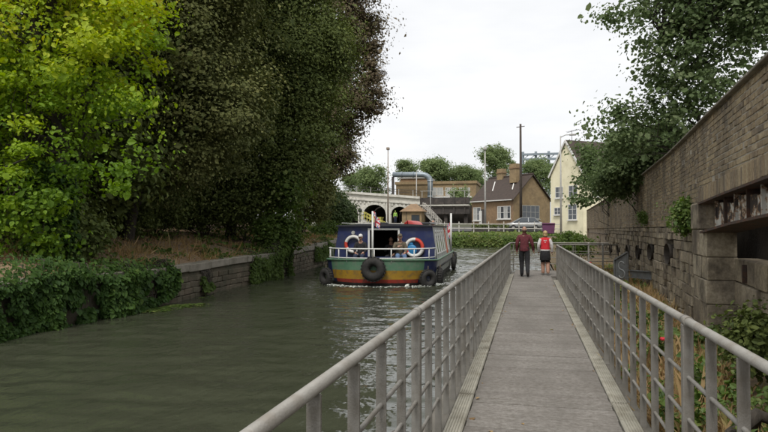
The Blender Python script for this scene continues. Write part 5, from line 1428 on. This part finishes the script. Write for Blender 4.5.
for (e0_, e1_, nn_) in ((c0, cl, nl), (cr_, b3, -nl)):
    sl = (e0_ + UP * H_ - (c0 + ur * LR * .5 + UP * (za_ - zb_)))if False else None
    q0, q1 = e0_ + UP * (H_ + .02) - ul * .25, e1_ + UP * (H_ + .02) + ul * .25
    ov = (q0 - rd0).normalized() * .35; q0 = q0 + ov + UP * .05; q1 = q1 + ov + UP * .05
    r = MB(); th = Vector((0, 0, .12)); r.v += [tuple(v) for v in (q0, q1, rd1, rd0, q0 + th, q1 + th, rd1 + th, rd0 + th)]
    r._f([(0, 1, 2, 3), (4, 5, 6, 7), (0, 1, 5, 4), (1, 2, 6, 5), (2, 3, 7, 6), (3, 0, 4, 7)]); ro = r.build("roof_slope", M['tile'], hs, world=True)
MB().tube([rd0 + UP * .14, rd1 + UP * .14], .13, 8).build("ridge", M['tile'], hs, world=True)
fq0, fq1 = c0 + UP * (H_ - .08) + nl * .32, cl + UP * (H_ - .08) + nl * .32
MB().bar(fq0, fq1, .10, .12).build("gutter", M['wframe'], hs, world=True)
def chimney(s, w, top, d=.5):
    base = c0 + ul * s + ur * LR * d
    m = MB().obox(base + UP * ((za_ - zb_) * .5 + (top - zb_) * .5), ul * w, ur * w * .75, UP * ((top - zb_) - (za_ - zb_) + 1.6) * .5)
    ch = m.build("chimney", M['farbrick2'], hs, world=True)
    MB().obox(base + UP * (top - zb_ + .25), ul * (w + .08), ur * (w * .75 + .08), UP * .09).build("cap", M['farbrick'], ch, world=True)
    for k in (-.4, .4): MB().tube([base + ul * w * k + UP * (top - zb_ + .3), base + ul * w * k + UP * (top - zb_ + .75)], .13, 10).build("pot", M['farbrick'], ch, world=True)
chimney(2.2, .62, za_ + .9, .36); chimney(5.9, .55, za_ + .6, .5)
# white lead flashing below the chimneys, on the front slope
for s in (1.0, 4.9):
    k0 = c0 + ul * (s + .2) + UP * (H_ + .02); k1 = rd0 + ul * (s + .2 + .9)
    MB().bar(k0.lerp(k1, .35) + UP * .2, k0.lerp(k1, .78) + UP * .2 + ul * .8, .12, .06).build("flashing", M['wframe'], hs, world=True)
window(hs, c0 + ul * (LL * .36) + UP * .75 + nl * .01 , -ul, 2.5, 1.65, nl, 4, 2, True, curtain=True)
window(hs, c0 + ul * (LL * .96) + UP * .6 + nl * .01, -ul, 1.6, 1.8, nl, 2, 2, True, curtain=True)
dr = MB().obox(c0 + ul * (LL * .70) + UP * 1.05 + nl * .03, ul * .5, UP * 1.05, nl * .03).build("door", M['darkmetal'], hs, world=True)
MB().obox(c0 + ul * (LL * .70) - ul * .38 + UP * 1.0 + nl * .08, ul * .03, UP * .08, nl * .03).build("handle", M['wframe'], dr, world=True)
MB().obox(c0 + ul * (LL * .77) + UP * .95 + nl * .05, ul * .28, UP * .95, nl * .04).build("porch_panel", M['wframe'], hs, world=True)
window(hs, c0 + ur * (LR * .22) + UP * .75 + nr_ * .01, ur, 3.4, 1.75, nr_, 4, 2, True, 'curtain')

# ---- cream rendered house
zc_ = 1.15
k0 = atY(583.5, 236, 69); k0.z = zc_; kl = atY(551, 236, 73.5); kl.z = zc_
ug = (kl - k0); LG = ug.length; ug.normalize(); uf = Vector((-ug.y, ug.x, 0))
if uf.x < 0: uf = -uf
ng = -uf; nf = -ug
ch_ = thing("cream_house", "tall cream rendered house with steep dark roof behind the end of the old wall", "house", k0)
ze = atY(551.5, 175, 73).z; za2 = atY(567.5, 141.5, 71.2).z
LF = 10.0
k1 = k0 + uf * LF; k2 = kl + uf * LF; Hc = ze - zc_; Ha = za2 - zc_
MB().poly([k0, kl, kl + UP * Hc, k0 + ug * LG * .5 + UP * Ha, k0 + UP * Hc]).build("gable_wall", M['cream'], ch_, world=True)
MB().poly([k1, k2, k2 + UP * Hc, k1 + ug * LG * .5 + UP * Ha, k1 + UP * Hc]).build("gable_wall", M['cream'], ch_, world=True)
MB().poly([k0, k1, k1 + UP * Hc, k0 + UP * Hc]).build("front_wall", M['cream'], ch_, world=True)
MB().poly([kl, k2, k2 + UP * Hc, kl + UP * Hc]).build("back_wall", M['cream'], ch_, world=True)
g0, g1 = k0 + ug * LG * .5 + UP * (Ha + .05) - uf * .12, k1 + ug * LG * .5 + UP * (Ha + .05) + uf * .12
for e0_, e1_ in ((k0, k1), (kl, k2)):
    q0, q1 = e0_ + UP * (Hc + .02) - uf * .12, e1_ + UP * (Hc + .02) + uf * .12
    ov = (q0 - g0).normalized() * .4; q0 = q0 + ov; q1 = q1 + ov; th = UP * .14
    r = MB(); r.v += [tuple(v) for v in (q0, q1, g1, g0, q0 + th, q1 + th, g1 + th, g0 + th)]
    r._f([(0, 1, 2, 3), (4, 5, 6, 7), (0, 1, 5, 4), (1, 2, 6, 5), (2, 3, 7, 6), (3, 0, 4, 7)]); r.build("roof_slope", M['tile'], ch_, world=True)
    MB().bar(q0 - uf * .03 + UP * .03, g0 - uf * .03 + UP * .03, .06, .22).build("verge_board", M['wframe'], ch_, world=True)
def gw(f0, f1, y0, y1, nx=2, ny=2):
    """window on the gable between two fractions of its width and two heights"""
    window(ch_, kl - ug * (LG * f0) + UP * y0 + ng * .01, -ug, LG * (f1 - f0), y1 - y0, ng, nx, ny)
zz = lambda py, Y=71.3: atY(567, py, Y).z - zc_
gw(.16, .40, zz(197.5), zz(186)); gw(.58, .84, zz(197.5), zz(186)); gw(.12, .34, zz(214.5), zz(207)); gw(.56, .82, zz(220), zz(204.5), 2, 3)
for s in (1.2, 4.2, 7.2):
    window(ch_, k0 + uf * s + UP * zz(197.5) + nf * .01, uf, 1.3, 1.3, nf, 2, 2); window(ch_, k0 + uf * s + UP * .9 + nf * .01, uf, 1.3, 1.5, nf, 2, 2)
ant = MB(); a0 = k0 + ug * LG * .5 + UP * Ha + uf * .8
ant.tube([a0, a0 + UP * 1.3], .03, 6); ant.bar(a0 + UP * 1.25 - ug * 1.2, a0 + UP * 1.15 + ug * .9, .03)
for k in range(6): ant.bar(a0 + UP * 1.22 + ug * (k * .33 - 1.0) - uf * .3, a0 + UP * 1.22 + ug * (k * .33 - 1.0) + uf * .3, .02)
ant.build("aerial", M['darkmetal'], ch_, world=True)

# ---- white viaduct
VY = 92.0
v0, v1 = atY(338, 216, VY), atY(420, 216, VY)
vz = 2.85
tp0, tp1 = atY(345, 190.5, VY).z, atY(420, 196.5, VY).z
vd = thing("viaduct", "white painted railway viaduct with round arches beyond the boat", "viaduct", ((v0.x + v1.x) / 2, VY, vz))
def tpz(x): return tp0 + (tp1 - tp0) * (x - v0.x) / (v1.x - v0.x)
arches = []
for (pa, pb, ptop) in ((363.5, 386, 204.5), (391.5, 408, 206.5), (413, 428, 207.5), (335, 358, 203.5)):
    a, b = atY(pa, 210, VY), atY(pb, 210, VY); arches.append((a.x, b.x, atY((pa + pb) / 2, ptop, VY).z))
arches.sort()
sheet = MB(); seg = 14; xs0, xs1 = v0.x - 8, v1.x
# front face as strips with arched openings
edges = []
def add_col(x0, x1, zl0, zl1):
    sheet.v += [(x0, VY, zl0), (x1, VY, zl1), (x1, VY, tpz(x1)), (x0, VY, tpz(x0)), (x0, VY + 6, zl0), (x1, VY + 6, zl1)]
    k = len(sheet.v) - 6; sheet._f([(k, k+1, k+2, k+3)])
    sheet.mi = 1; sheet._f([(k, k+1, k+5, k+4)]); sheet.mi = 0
cur = xs0
for (a, b, zt_) in arches:
    if b > xs1: b = xs1
    if a > cur: add_col(cur, a, vz - .6, vz - .6)
    c, hw = (a + b) / 2, (b - a) / 2; sp_ = zt_ - hw * .85
    for i in range(seg):
        t0, t1 = i / seg, (i + 1) / seg
        f = lambda t: sp_ + (zt_ - sp_) * math.sqrt(max(0, 1 - (2 * t - 1) ** 2))
        add_col(a + (b - a) * t0, a + (b - a) * t1, f(t0), f(t1))
    for x in (a, b):
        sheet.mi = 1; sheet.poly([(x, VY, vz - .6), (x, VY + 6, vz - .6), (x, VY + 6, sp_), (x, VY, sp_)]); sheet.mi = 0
    cur = b
if cur < xs1: add_col(cur, xs1, vz - .6, vz - .6)
sheet.build("arcade_wall", [M['viaduct'], M['nearblack']], vd, world=True)
MB().poly([(xs0, VY + 6.1, vz - .6), (xs1, VY + 6.1, vz - .6), (xs1, VY + 6.1, tpz(xs1)), (xs0, VY + 6.1, tpz(xs0))]).build("rear_wall", M['nearblack'], vd, world=True)
for (a, b, zt_) in arches:                                      # voussoir blocks round each arch
    c, hw = (a + b) / 2, (b - a) / 2; sp_ = zt_ - hw * .85; nV = 15
    for i in range(nV):
        an = PI * (i + .5) / nV; rr = 1.12
        p_ = Vector((c - math.cos(an) * hw * rr, VY - .05, sp_ + math.sin(an) * (zt_ - sp_) * rr)); d = Vector((-math.cos(an), 0, math.sin(an)))
        if p_.x > xs1 - .2: continue
        MB().obox(p_, d * hw * .12, d.cross(Vector((0, 1, 0))) * (PI * hw / nV * .5), (0, .06, 0)).build("voussoir", M['viaduct_trim'], vd, world=True)
for (dz0, dz1, pr_) in ((-.35, 0, .18), (-1.25, -1.05, .12)):      # coping and string course
    MB().obox(((xs0 + xs1) / 2, VY - pr_ / 2, (tpz(xs0) + tpz(xs1)) / 2 + (dz0 + dz1) / 2), Vector((xs1 - xs0, 0, tpz(xs1) - tpz(xs0))) / 2, (0, pr_ / 2 + .1, 0), (0, 0, (dz1 - dz0) / 2)).build("string_course", M['viaduct_trim'], vd, world=True)
x = xs0 + .5
cbm = MB().box(-.14, .14, -.12, .05, -.22, .22).mesh("corbel", M['viaduct_trim'])
while x < xs1:
    o = bpy.data.objects.new("corbel", cbm); o.location = Vector((x, VY, tpz(x) - 1.5)) - vd.location; link(o, vd); x += .62
for (px,) in ((388.5,), (410.5,)):
    p_ = atY(px, 210, VY); MB().box(p_.x - .35, p_.x + .35, VY - .14, VY + .1, vz - .6, tpz(p_.x) - 1.3).build("pilaster", M['viaduct_trim'], vd, world=True)
# parapet railing
for h in (.45, .85): MB().bar((xs0, VY + .15, tpz(xs0) + h), (xs1, VY + .15, tpz(xs1) + h), .06).build("parapet_rail", M['darkmetal'], vd, world=True)
x = xs0
while x < xs1: MB().box(x - .04, x + .04, VY + .11, VY + .19, tpz(x), tpz(x) + .9).build("parapet_post", M['polegrey'], vd, world=True); x += 2.2

# ---- dark steel bridge continuing to the right
sb = thing("steel_bridge", "dark steel footbridge deck right of the white viaduct", "bridge", (v1.x + 4, VY, vz))
b1 = atY(470, 200, VY + 2)
for (py0, py1, mm) in ((197.5, 204, 'darkmetal'), (207.5, 214, 'darkmetal')):
    z0, z1 = atY(440, py1, VY).z, atY(440, py0, VY).z
    MB().box(v1.x + .03, b1.x, VY + .2, VY + 2.0, z0, z1).build("girder", M[mm], sb, world=True)
MB().box(v1.x + .03, b1.x, VY - .1, VY + 2.2, atY(440, 206, VY).z, atY(440, 204.6, VY).z).build("walkway_slab", M['viaduct'], sb, world=True)
x = v1.x + .3; zr = atY(440, 197.5, VY).z
while x < b1.x:
    MB().box(x - .04, x + .04, VY + .1, VY + .18, zr, zr + 1.0).build("post", M['polegrey'], sb, world=True)
    MB().box(x - .1, x + .1, VY + .06, VY + .18, atY(440, 214, VY).z, zr - .02).build("stiffener", M['darkmetal'], sb, world=True); x += 1.6
MB().bar((v1.x, VY + .14, zr + 1.0), (b1.x, VY + .14, zr + 1.0), .06).build("handrail", M['polegrey'], sb, world=True)
for px in (424, 446, 466):
    p_ = atY(px, 215, VY + 1); MB().box(p_.x - .25, p_.x + .25, VY + .6, VY + 1.4, vz - .8, atY(440, 214, VY).z).build("pier", M['darkmetal'], sb, world=True)
# dark undercroft wall behind
MB().box(v1.x + .1, b1.x + 2.0, VY + 3.5, VY + 4.0, vz - .8, atY(440, 205, VY).z).build("undercroft_wall", M['nearblack'], sb, world=True)

# ---- stairs
def stairs(label, pa, pb, Y, w, mt, rail, nst=12):
    a, b = atY(*pa, Y), atY(*pb, Y); t = thing("staircase", label, "stairs", b)
    for k in range(nst):
        s = (k + .5) / nst; p_ = a.lerp(b, s); MB().box(p_.x - abs(b.x - a.x) / nst * .55, p_.x + abs(b.x - a.x) / nst * .55, Y - w / 2, Y + w / 2, p_.z - .08, p_.z).build("tread", M[mt], t, world=True)
    for s in (-1, 1):
        MB().bar(a + Vector((0, s * w / 2, -.15)), b + Vector((0, s * w / 2, -.15)), .08, .28).build("stringer", M[mt], t, world=True)
        for h in (1.0, .55): MB().bar(a + Vector((0, s * w / 2, h)), b + Vector((0, s * w / 2, h)), .07).build("handrail", M[rail], t, world=True)
        for k in range(5):
            p_ = a.lerp(b, k / 4) + Vector((0, s * w / 2, 0)); MB().box(p_.x - .04, p_.x + .04, p_.y - .04, p_.y + .04, p_.z - .1, p_.z + 1.0).build("baluster", M[rail], t, world=True)
    return t
stairs("pale metal steps descending beside the brick hut", (424, 210), (441, 228), 84, 1.6, 'polegrey', 'fence')
stairs("steps with yellow handrails descending in front of the white arches", (363, 219), (385, 230), 82, 1.5, 'fence', 'yellowrail')

# ---- small brick hut
hh = 81.0
h0, h1 = atY(402, 222, hh), atY(421.5, 222, hh); zt1 = atY(410, 211.5, hh).z; hz = 2.0
ht = thing("brick_hut", "small brown brick hut with hipped tile roof on the quay", "hut", ((h0.x + h1.x) / 2, hh + 1.5, hz))
MB().box(h0.x, h1.x, hh, hh + 3.2, hz - .3, zt1).build("walls", M['farbrick2'], ht, world=True)
ex = .3; apx = atY(410, 204, hh + 1.6).z
r = MB(); r.v += [(h0.x - ex, hh - ex, zt1), (h1.x + ex, hh - ex, zt1), (h1.x + ex, hh + 3.2 + ex, zt1), (h0.x - ex, hh + 3.2 + ex, zt1), (h0.x + .9, hh + 1.6, apx), (h1.x - .9, hh + 1.6, apx)]
r._f([(0, 1, 5, 4), (1, 2, 5), (2, 3, 4, 5), (3, 0, 4), (0, 1, 2, 3)]); r.build("roof", M['farbrick'], ht, world=True)
window(ht, (h1.x - 1.35, hh - .01, zt1 - 1.55), (1, 0, 0), 1.1, 1.1, (0, -1, 0), 2, 1, True, 'darkmetal')
MB().box(h0.x + .55, h0.x + .62, hh - .05, hh - .003, hz, zt1).build("downpipe", M['darkmetal'], ht, world=True)

# ---- long brown works building with duct
wy = 112.0
a, b = atY(396, 200, wy), atY(476, 200, wy); zl, zh = 3.0, atY(440, 184, wy).z
wk = thing("works_building", "long low brown brick works building with a band of white windows", "building", ((a.x + b.x) / 2, wy, zl))
MB().box(a.x, b.x, wy, wy + 9, zl, zh).build("walls", M['farbrick2'], wk, world=True)
MB().box(a.x - .2, b.x + .2, wy - .2, wy + 9.2, zh, zh + .5).build("parapet", M['farbrick2'], wk, world=True)
a2, b2_ = atY(400, 190, wy), atY(428, 190, wy)
MB().box(a2.x, b2_.x, wy + .3, wy + 7, zh + .5, atY(410, 178.5, wy).z).build("upper_storey", M['farbrick'], wk, world=True)
MB().box(a2.x - .2, b2_.x + .2, wy + .1, wy + 7.2, atY(410, 178.5, wy).z, atY(410, 178.5, wy).z + .3).build("roof_slab", M['polegrey'], wk, world=True)
for (pa, pb) in ((431, 436.5), (437, 443), (445.5, 450), (450.5, 456), (459, 464), (464.5, 470)):
    q0, q1 = atY(pa, 195.5, wy), atY(pb, 187.5, wy); window(wk, (q0.x, wy - .01, q0.z), (1, 0, 0), q1.x - q0.x, q1.z - q0.z, (0, -1, 0), 2, 2, False, 'wframe', 'curtain')
MB().box(atY(430, 190, wy).x, atY(472, 190, wy).x, wy - .25, wy - .02, atY(440, 198, wy).z, atY(440, 196.3, wy).z).build("white_band", M['wframe'], wk, world=True)
dt = thing("ventilation_duct", "big grey metal duct bending down in front of the brown works building", "duct", atY(430, 198, wy - 3))
pts = [atY(393, 174.6, wy - 2), atY(422, 174.6, wy - 2)] + [atY(422 + 8.2 * math.sin(q), 174.6 + 7 * (1 - math.cos(q)), wy - 2) for q in np.linspace(.3, PI / 2, 6)] + [atY(430.2, 203, wy - 2)]
MB().tube(pts, .48, 16).build("pipe", M['duct'], dt, world=True)
for q in (0, 1, 7, 8):
    d = (pts[min(q + 1, 8)] - pts[max(q - 1, 0)]).normalized(); p_ = pts[q].lerp(pts[q - 1] if q else pts[1], .3); MB().tube([p_ - d * .12, p_ + d * .12], .55, 16).build("joint_ring", M['duct'], dt, world=True)
p_ = pts[0]; MB().box(p_.x - .2, p_.x + .2, p_.y - .2, p_.y + .2, 2.9, p_.z - .4).build("support", M['darkmetal'], dt, world=True)

# ---- poles
def pole(label, px, py0, Y, r0, r1, m, head=None, name="lamp_post", cat="lamp post", zb=None):
    a = atY(px, py0, Y); zg = zb if zb is not None else float(far_z(np.array([a.x]), np.array([Y]))[0]); t = thing(name, label, cat, (a.x, Y, zg))
    MB().tube([(a.x, Y, zg - .2), (a.x, Y, (zg + a.z) / 2), (a.x, Y, a.z)], [r0, (r0 + r1) / 2, r1], 10).build("pole", M[m], t, world=True)
    if head == 'arm':
        MB().tube([(a.x, Y, a.z - .15), (a.x + .5, Y, a.z + .1), (a.x + 1.2, Y, a.z + .1)], .045, 8).build("arm", M[m], t, world=True)
        MB().box(a.x + .9, a.x + 1.6, Y - .15, Y + .15, a.z + .02, a.z + .18).build("lamp_head", M[m], t, world=True, bevel=.03)
    elif head == 'box':
        MB().box(a.x - .2, a.x + .2, Y - .2, Y + .2, a.z, a.z + .35).build("lamp_head", M[m], t, world=True, bevel=.05)
    elif head == 'cross':
        MB().bar((a.x - .5, Y - .05, a.z - .4), (a.x + .5, Y - .05, a.z - .3), .08).build("crossarm", M[m], t, world=True)
    elif head == 'globe':
        MB().ball((a.x, Y, a.z + .2), .3, .3, .28, 14, 10).build("lantern", M['blackplastic'], t, world=True)
        MB().tube([(a.x, Y, a.z + .45), (a.x, Y, a.z + .6)], [.1, .02], 8).build("finial", M['blackplastic'], t, world=True)
    return t
pole("thin brown and white pole standing in front of the white viaduct", 388, 150, 80, .13, .05, 'polebrown', 'box', "mast", "pole")
pole("pale lamp post in front of the brown brick bungalow", 485, 150, 77, .14, .07, 'polegrey', 'box')
pole("tall dark timber telegraph pole in front of the brown brick bungalow", 520.5, 124, 78, .19, .13, 'polewood', 'cross', "telegraph_pole", "pole")
pole("pale lamp post with short arm in front of the cream house", 560.5, 136, 67.8, .12, .06, 'polegrey', 'arm', zb=1.2)
pole("thin grey pole in front of the long works building, left of the duct bend", 416.5, 172, 92.5, .09, .06, 'polegrey', None, "mast", "pole")
pole("thin grey pole right of the duct bend above the steps", 430.5, 178, 85, .07, .05, 'polegrey', None, "mast", "pole")
pole("short black street lantern by the steps with yellow handrails", 360, 212, 81, .09, .06, 'blackplastic', 'globe', "lantern", "lamp post")
# ---- gasholder frame
t = thing("gasholder_frame", "faint grey gasholder guide frame showing above the far trees", "gasholder", (10, 180, 3))
xa, xb = atY(523, 155, 180), atY(562, 155, 180)
for py in (154.5, 159.5): p_ = atY(523, py, 180); MB().box(xa.x, xb.x, 180, 180.6, p_.z - .3, p_.z + .3).build("ring_girder", M['duct'], t, world=True)
for k in range(4):
    x = xa.x + (xb.x - xa.x) * k / 3; MB().box(x - .35, x + .35, 180.7, 181.4, 3, xa.z + 1).build("column", M['duct'], t, world=True)
for k in range(6):
    x = xa.x + (xb.x - xa.x) * k / 6; w = (xb.x - xa.x) / 6; MB().bar((x, 180.3, atY(523, 159.5, 180).z), (x + w, 180.3, atY(523, 154.5, 180).z), .2).build("brace", M['duct'], t, world=True)

# ---- parked car and bins
def car(label, loc, rz):
    t = thing("parked_car", label, "car", loc, rz)
    sec = [(-2.05, .45, .62, .78), (-1.95, .30, .80, .84), (-1.2, .22, .92, .86), (-.75, .22, .95, .86), (.0, .22, .95, .87), (1.1, .22, .96, .87), (1.75, .24, .97, .85), (2.0, .35, .90, .8)]
    mb = MB(); mb.smooth = True; k = 12
    for (x, zl_, zh_, hw) in sec:
        c = (zl_ + zh_) / 2; h = (zh_ - zl_) / 2
        for i in range(k):
            a = 2 * PI * (i + .5) / k; ca, sa = math.cos(a), math.sin(a); mb.v.append((x, hw * math.copysign(abs(ca) ** .45, ca), c + h * math.copysign(abs(sa) ** .45, sa)))
    for r in range(len(sec) - 1): mb._f([(r*k+i, r*k+(i+1) % k, (r+1)*k+(i+1) % k, (r+1)*k+i) for i in range(k)])
    mb._f([tuple(range(k)), tuple(range((len(sec)-1)*k, len(sec)*k))]); bo = mb.build("body", M['carpaint'], t)
    gl = MB(); pf = [(-1.25, .93), (1.65, .95), (1.15, 1.42), (-.35, 1.42)]
    gl.v += [(x, s * (.80 if z < 1 else .62), z) for s in (-1, 1) for x, z in pf]
    gl._f([(0, 1, 2, 3), (4, 5, 6, 7), (0, 1, 5, 4), (1, 2, 6, 5), (2, 3, 7, 6), (3, 0, 4, 7)]); gl.build("windows", M['wglass'], t)
    rf_ = MB(); rf_.v += [(x, s * (.64), z) for s in (-1, 1) for x, z in ((-.42, 1.41), (1.2, 1.41), (1.1, 1.47), (-.3, 1.47))]
    rf_._f([(0, 1, 2, 3), (4, 5, 6, 7), (0, 1, 5, 4), (1, 2, 6, 5), (2, 3, 7, 6), (3, 0, 4, 7)]); rf_.build("roof", M['carpaint'], t)
    for s in (-1, 1):
        for (xa_, xb_) in ((-.38, -1.28), (.42, .42), (1.15, 1.68)): MB().bar((xa_, s * .635, 1.42), (xb_, s * .815, .93), .06).build("pillar", M['carpaint'], t)
        for x in (-1.3, 1.25):
            w = MB().torus((x, s * .80, .32), (1, 0, 0), (0, 0, 1), .235, .085, 20, 8).build("wheel", M['rubber'], t)
            MB().tube([(x, s * .77, .32), (x, s * .83, .32)], .19, 14).build("rim", M['polegrey'], w)
        MB().ball((-2.0, s * .6, .66), .06, .16, .08, 10, 6).build("headlight", M['wframe'], t)
        MB().ball((1.98, s * .66, .75), .05, .1, .1, 10, 6).build("tail_light", M['redpaint'], t)
        MB().box(-.75, -.6, s * .86, s * .98, .92, 1.06).build("mirror", M['blackplastic'], t)
    return t
p_ = atY(524, 234, 74.6)
car("silver hatchback parked on the quay road in front of the telegraph pole", (p_.x, 74.6, float(far_z(np.array([p_.x]), np.array([74.6]))[0]) + .07), .12)
p_ = atY(548.5, 235, 69.6); zg = float(far_z(np.array([p_.x]), np.array([69.6]))[0])
bn = thing("wheeled_bin", "large purple wheeled bin standing in front of the cream house", "bin", (p_.x, 69.6, zg))
MB().prism([(-.58, .12), (.58, .12), (.68, 1.12), (-.68, 1.12)], (p_.x, 69.2, zg), (1, 0, 0), (0, 0, 1), (0, .8, 0)).build("tub", M['purple'], bn, world=True, bevel=.03)
MB().prism([(-.72, 1.12), (.72, 1.12), (.66, 1.28), (-.66, 1.28)], (p_.x, 69.12, zg), (1, 0, 0), (0, 0, 1), (0, .95, 0)).build("lid", M['purple'], bn, world=True, bevel=.03)
for s in (-.5, .5): MB().tube([(p_.x + s, 69.2, zg + .08), (p_.x + s, 69.3, zg + .08)], .08, 10).build("castor", M['blackplastic'], bn, world=True)
# yellow van and worker under the arches
p_ = atY(377, 216, 88); zg = 2.75
vn = thing("yellow_skip", "yellow metal skip under the left arch of the viaduct", "skip", (p_.x, 88, zg))
MB().prism([(-.5, .15), (.5, .15), (.8, .9), (-.8, .9)], (p_.x, 87.2, zg), (1, 0, 0), (0, 0, 1), (0, 1.6, 0)).build("hopper", M['yellowrail'], vn, world=True)
MB().prism([(-.84, .9), (.84, .9), (.84, .98), (-.84, .98)], (p_.x, 87.15, zg), (1, 0, 0), (0, 0, 1), (0, 1.7, 0)).build("rim", M['yellowrail'], vn, world=True)
for s in (-.35, .35): MB().box(p_.x + s - .1, p_.x + s + .1, 87.3, 88.7, zg - .05, zg + .15).build("skid", M['darkmetal'], vn, world=True)
p_ = atY(395.3, 216, 89)
person("worker in bright yellow green jacket standing under the second viaduct arch", (p_.x, 89, 2.9), .3, {}, dict(top='hivis', leg='cloth_navy'), 1.8, None, 'hivis', 'cap')

# ---- far trees
def ftree(label, px, py, Y, rpx, rzpx, m='far', n=420, base=3.0, sub=None):
    sc = Y * 1.03 / F; c = atY(px, py, Y); R, RZ = rpx * sc, rzpx * sc
    bl = [(c.x, c.y, c.z, R * .72, R * .72, RZ * .75), (c.x, c.y, c.z - RZ * .7, R * .8, R * .8, RZ * .6), (c.x + R * .2, c.y, c.z - RZ * 1.3, R * .75, R * .75, RZ * .6)]
    for k in range(8):
        a = random.random() * 6.28; e = random.uniform(-.6, .7); bl.append((c.x + math.cos(a) * R * .5, c.y + math.sin(a) * R * .5, c.z + e * RZ * .55, R * .48, R * .48, RZ * .42))
    return tree("far_tree", label, (c.x, Y, base), 10, max(1.0, (c.z - RZ * 1.6 - base)), bl, n, 34, R * .105, R * .062, M[m], M['bark'], .22, "trees beyond the far quay", 'dia', 14, shell=.35, twigs=False)
ftree("round green tree rising behind the bungalow chimneys", 497, 157, 105, 19, 19, n=480)
ftree("broad green tree behind the white viaduct", 372, 178, 118, 21, 15)
ftree("small tree at the left end of the viaduct, beside the dark tree row", 352, 180, 122, 12, 12)
ftree("green tree behind the left end of the works building", 408, 168, 135, 14, 11)
ftree("wide green tree behind the middle of the works building", 440, 168, 130, 22, 13, n=480)
ftree("green tree left of the bungalow roof, behind the works building", 464, 174, 128, 15, 13)
ftree("green tree behind the right end of the bungalow roof", 538, 168, 125, 17, 14)
ftree("green tree between the bungalow and the cream house", 556, 172, 130, 12, 13)
ftree("far tree low behind the bungalow's left roof end", 478, 178, 140, 14, 12)
p_ = atY(460, 199, 98)
shrub("green bush growing in front of the works building windows", [B(460, 196, 98, 1.5, 1.6), B(466, 202, 98, 1.2, 1.2)], 'far', 90, 30, .35, .25, (p_.x, 98, 2.9), shape='dia')
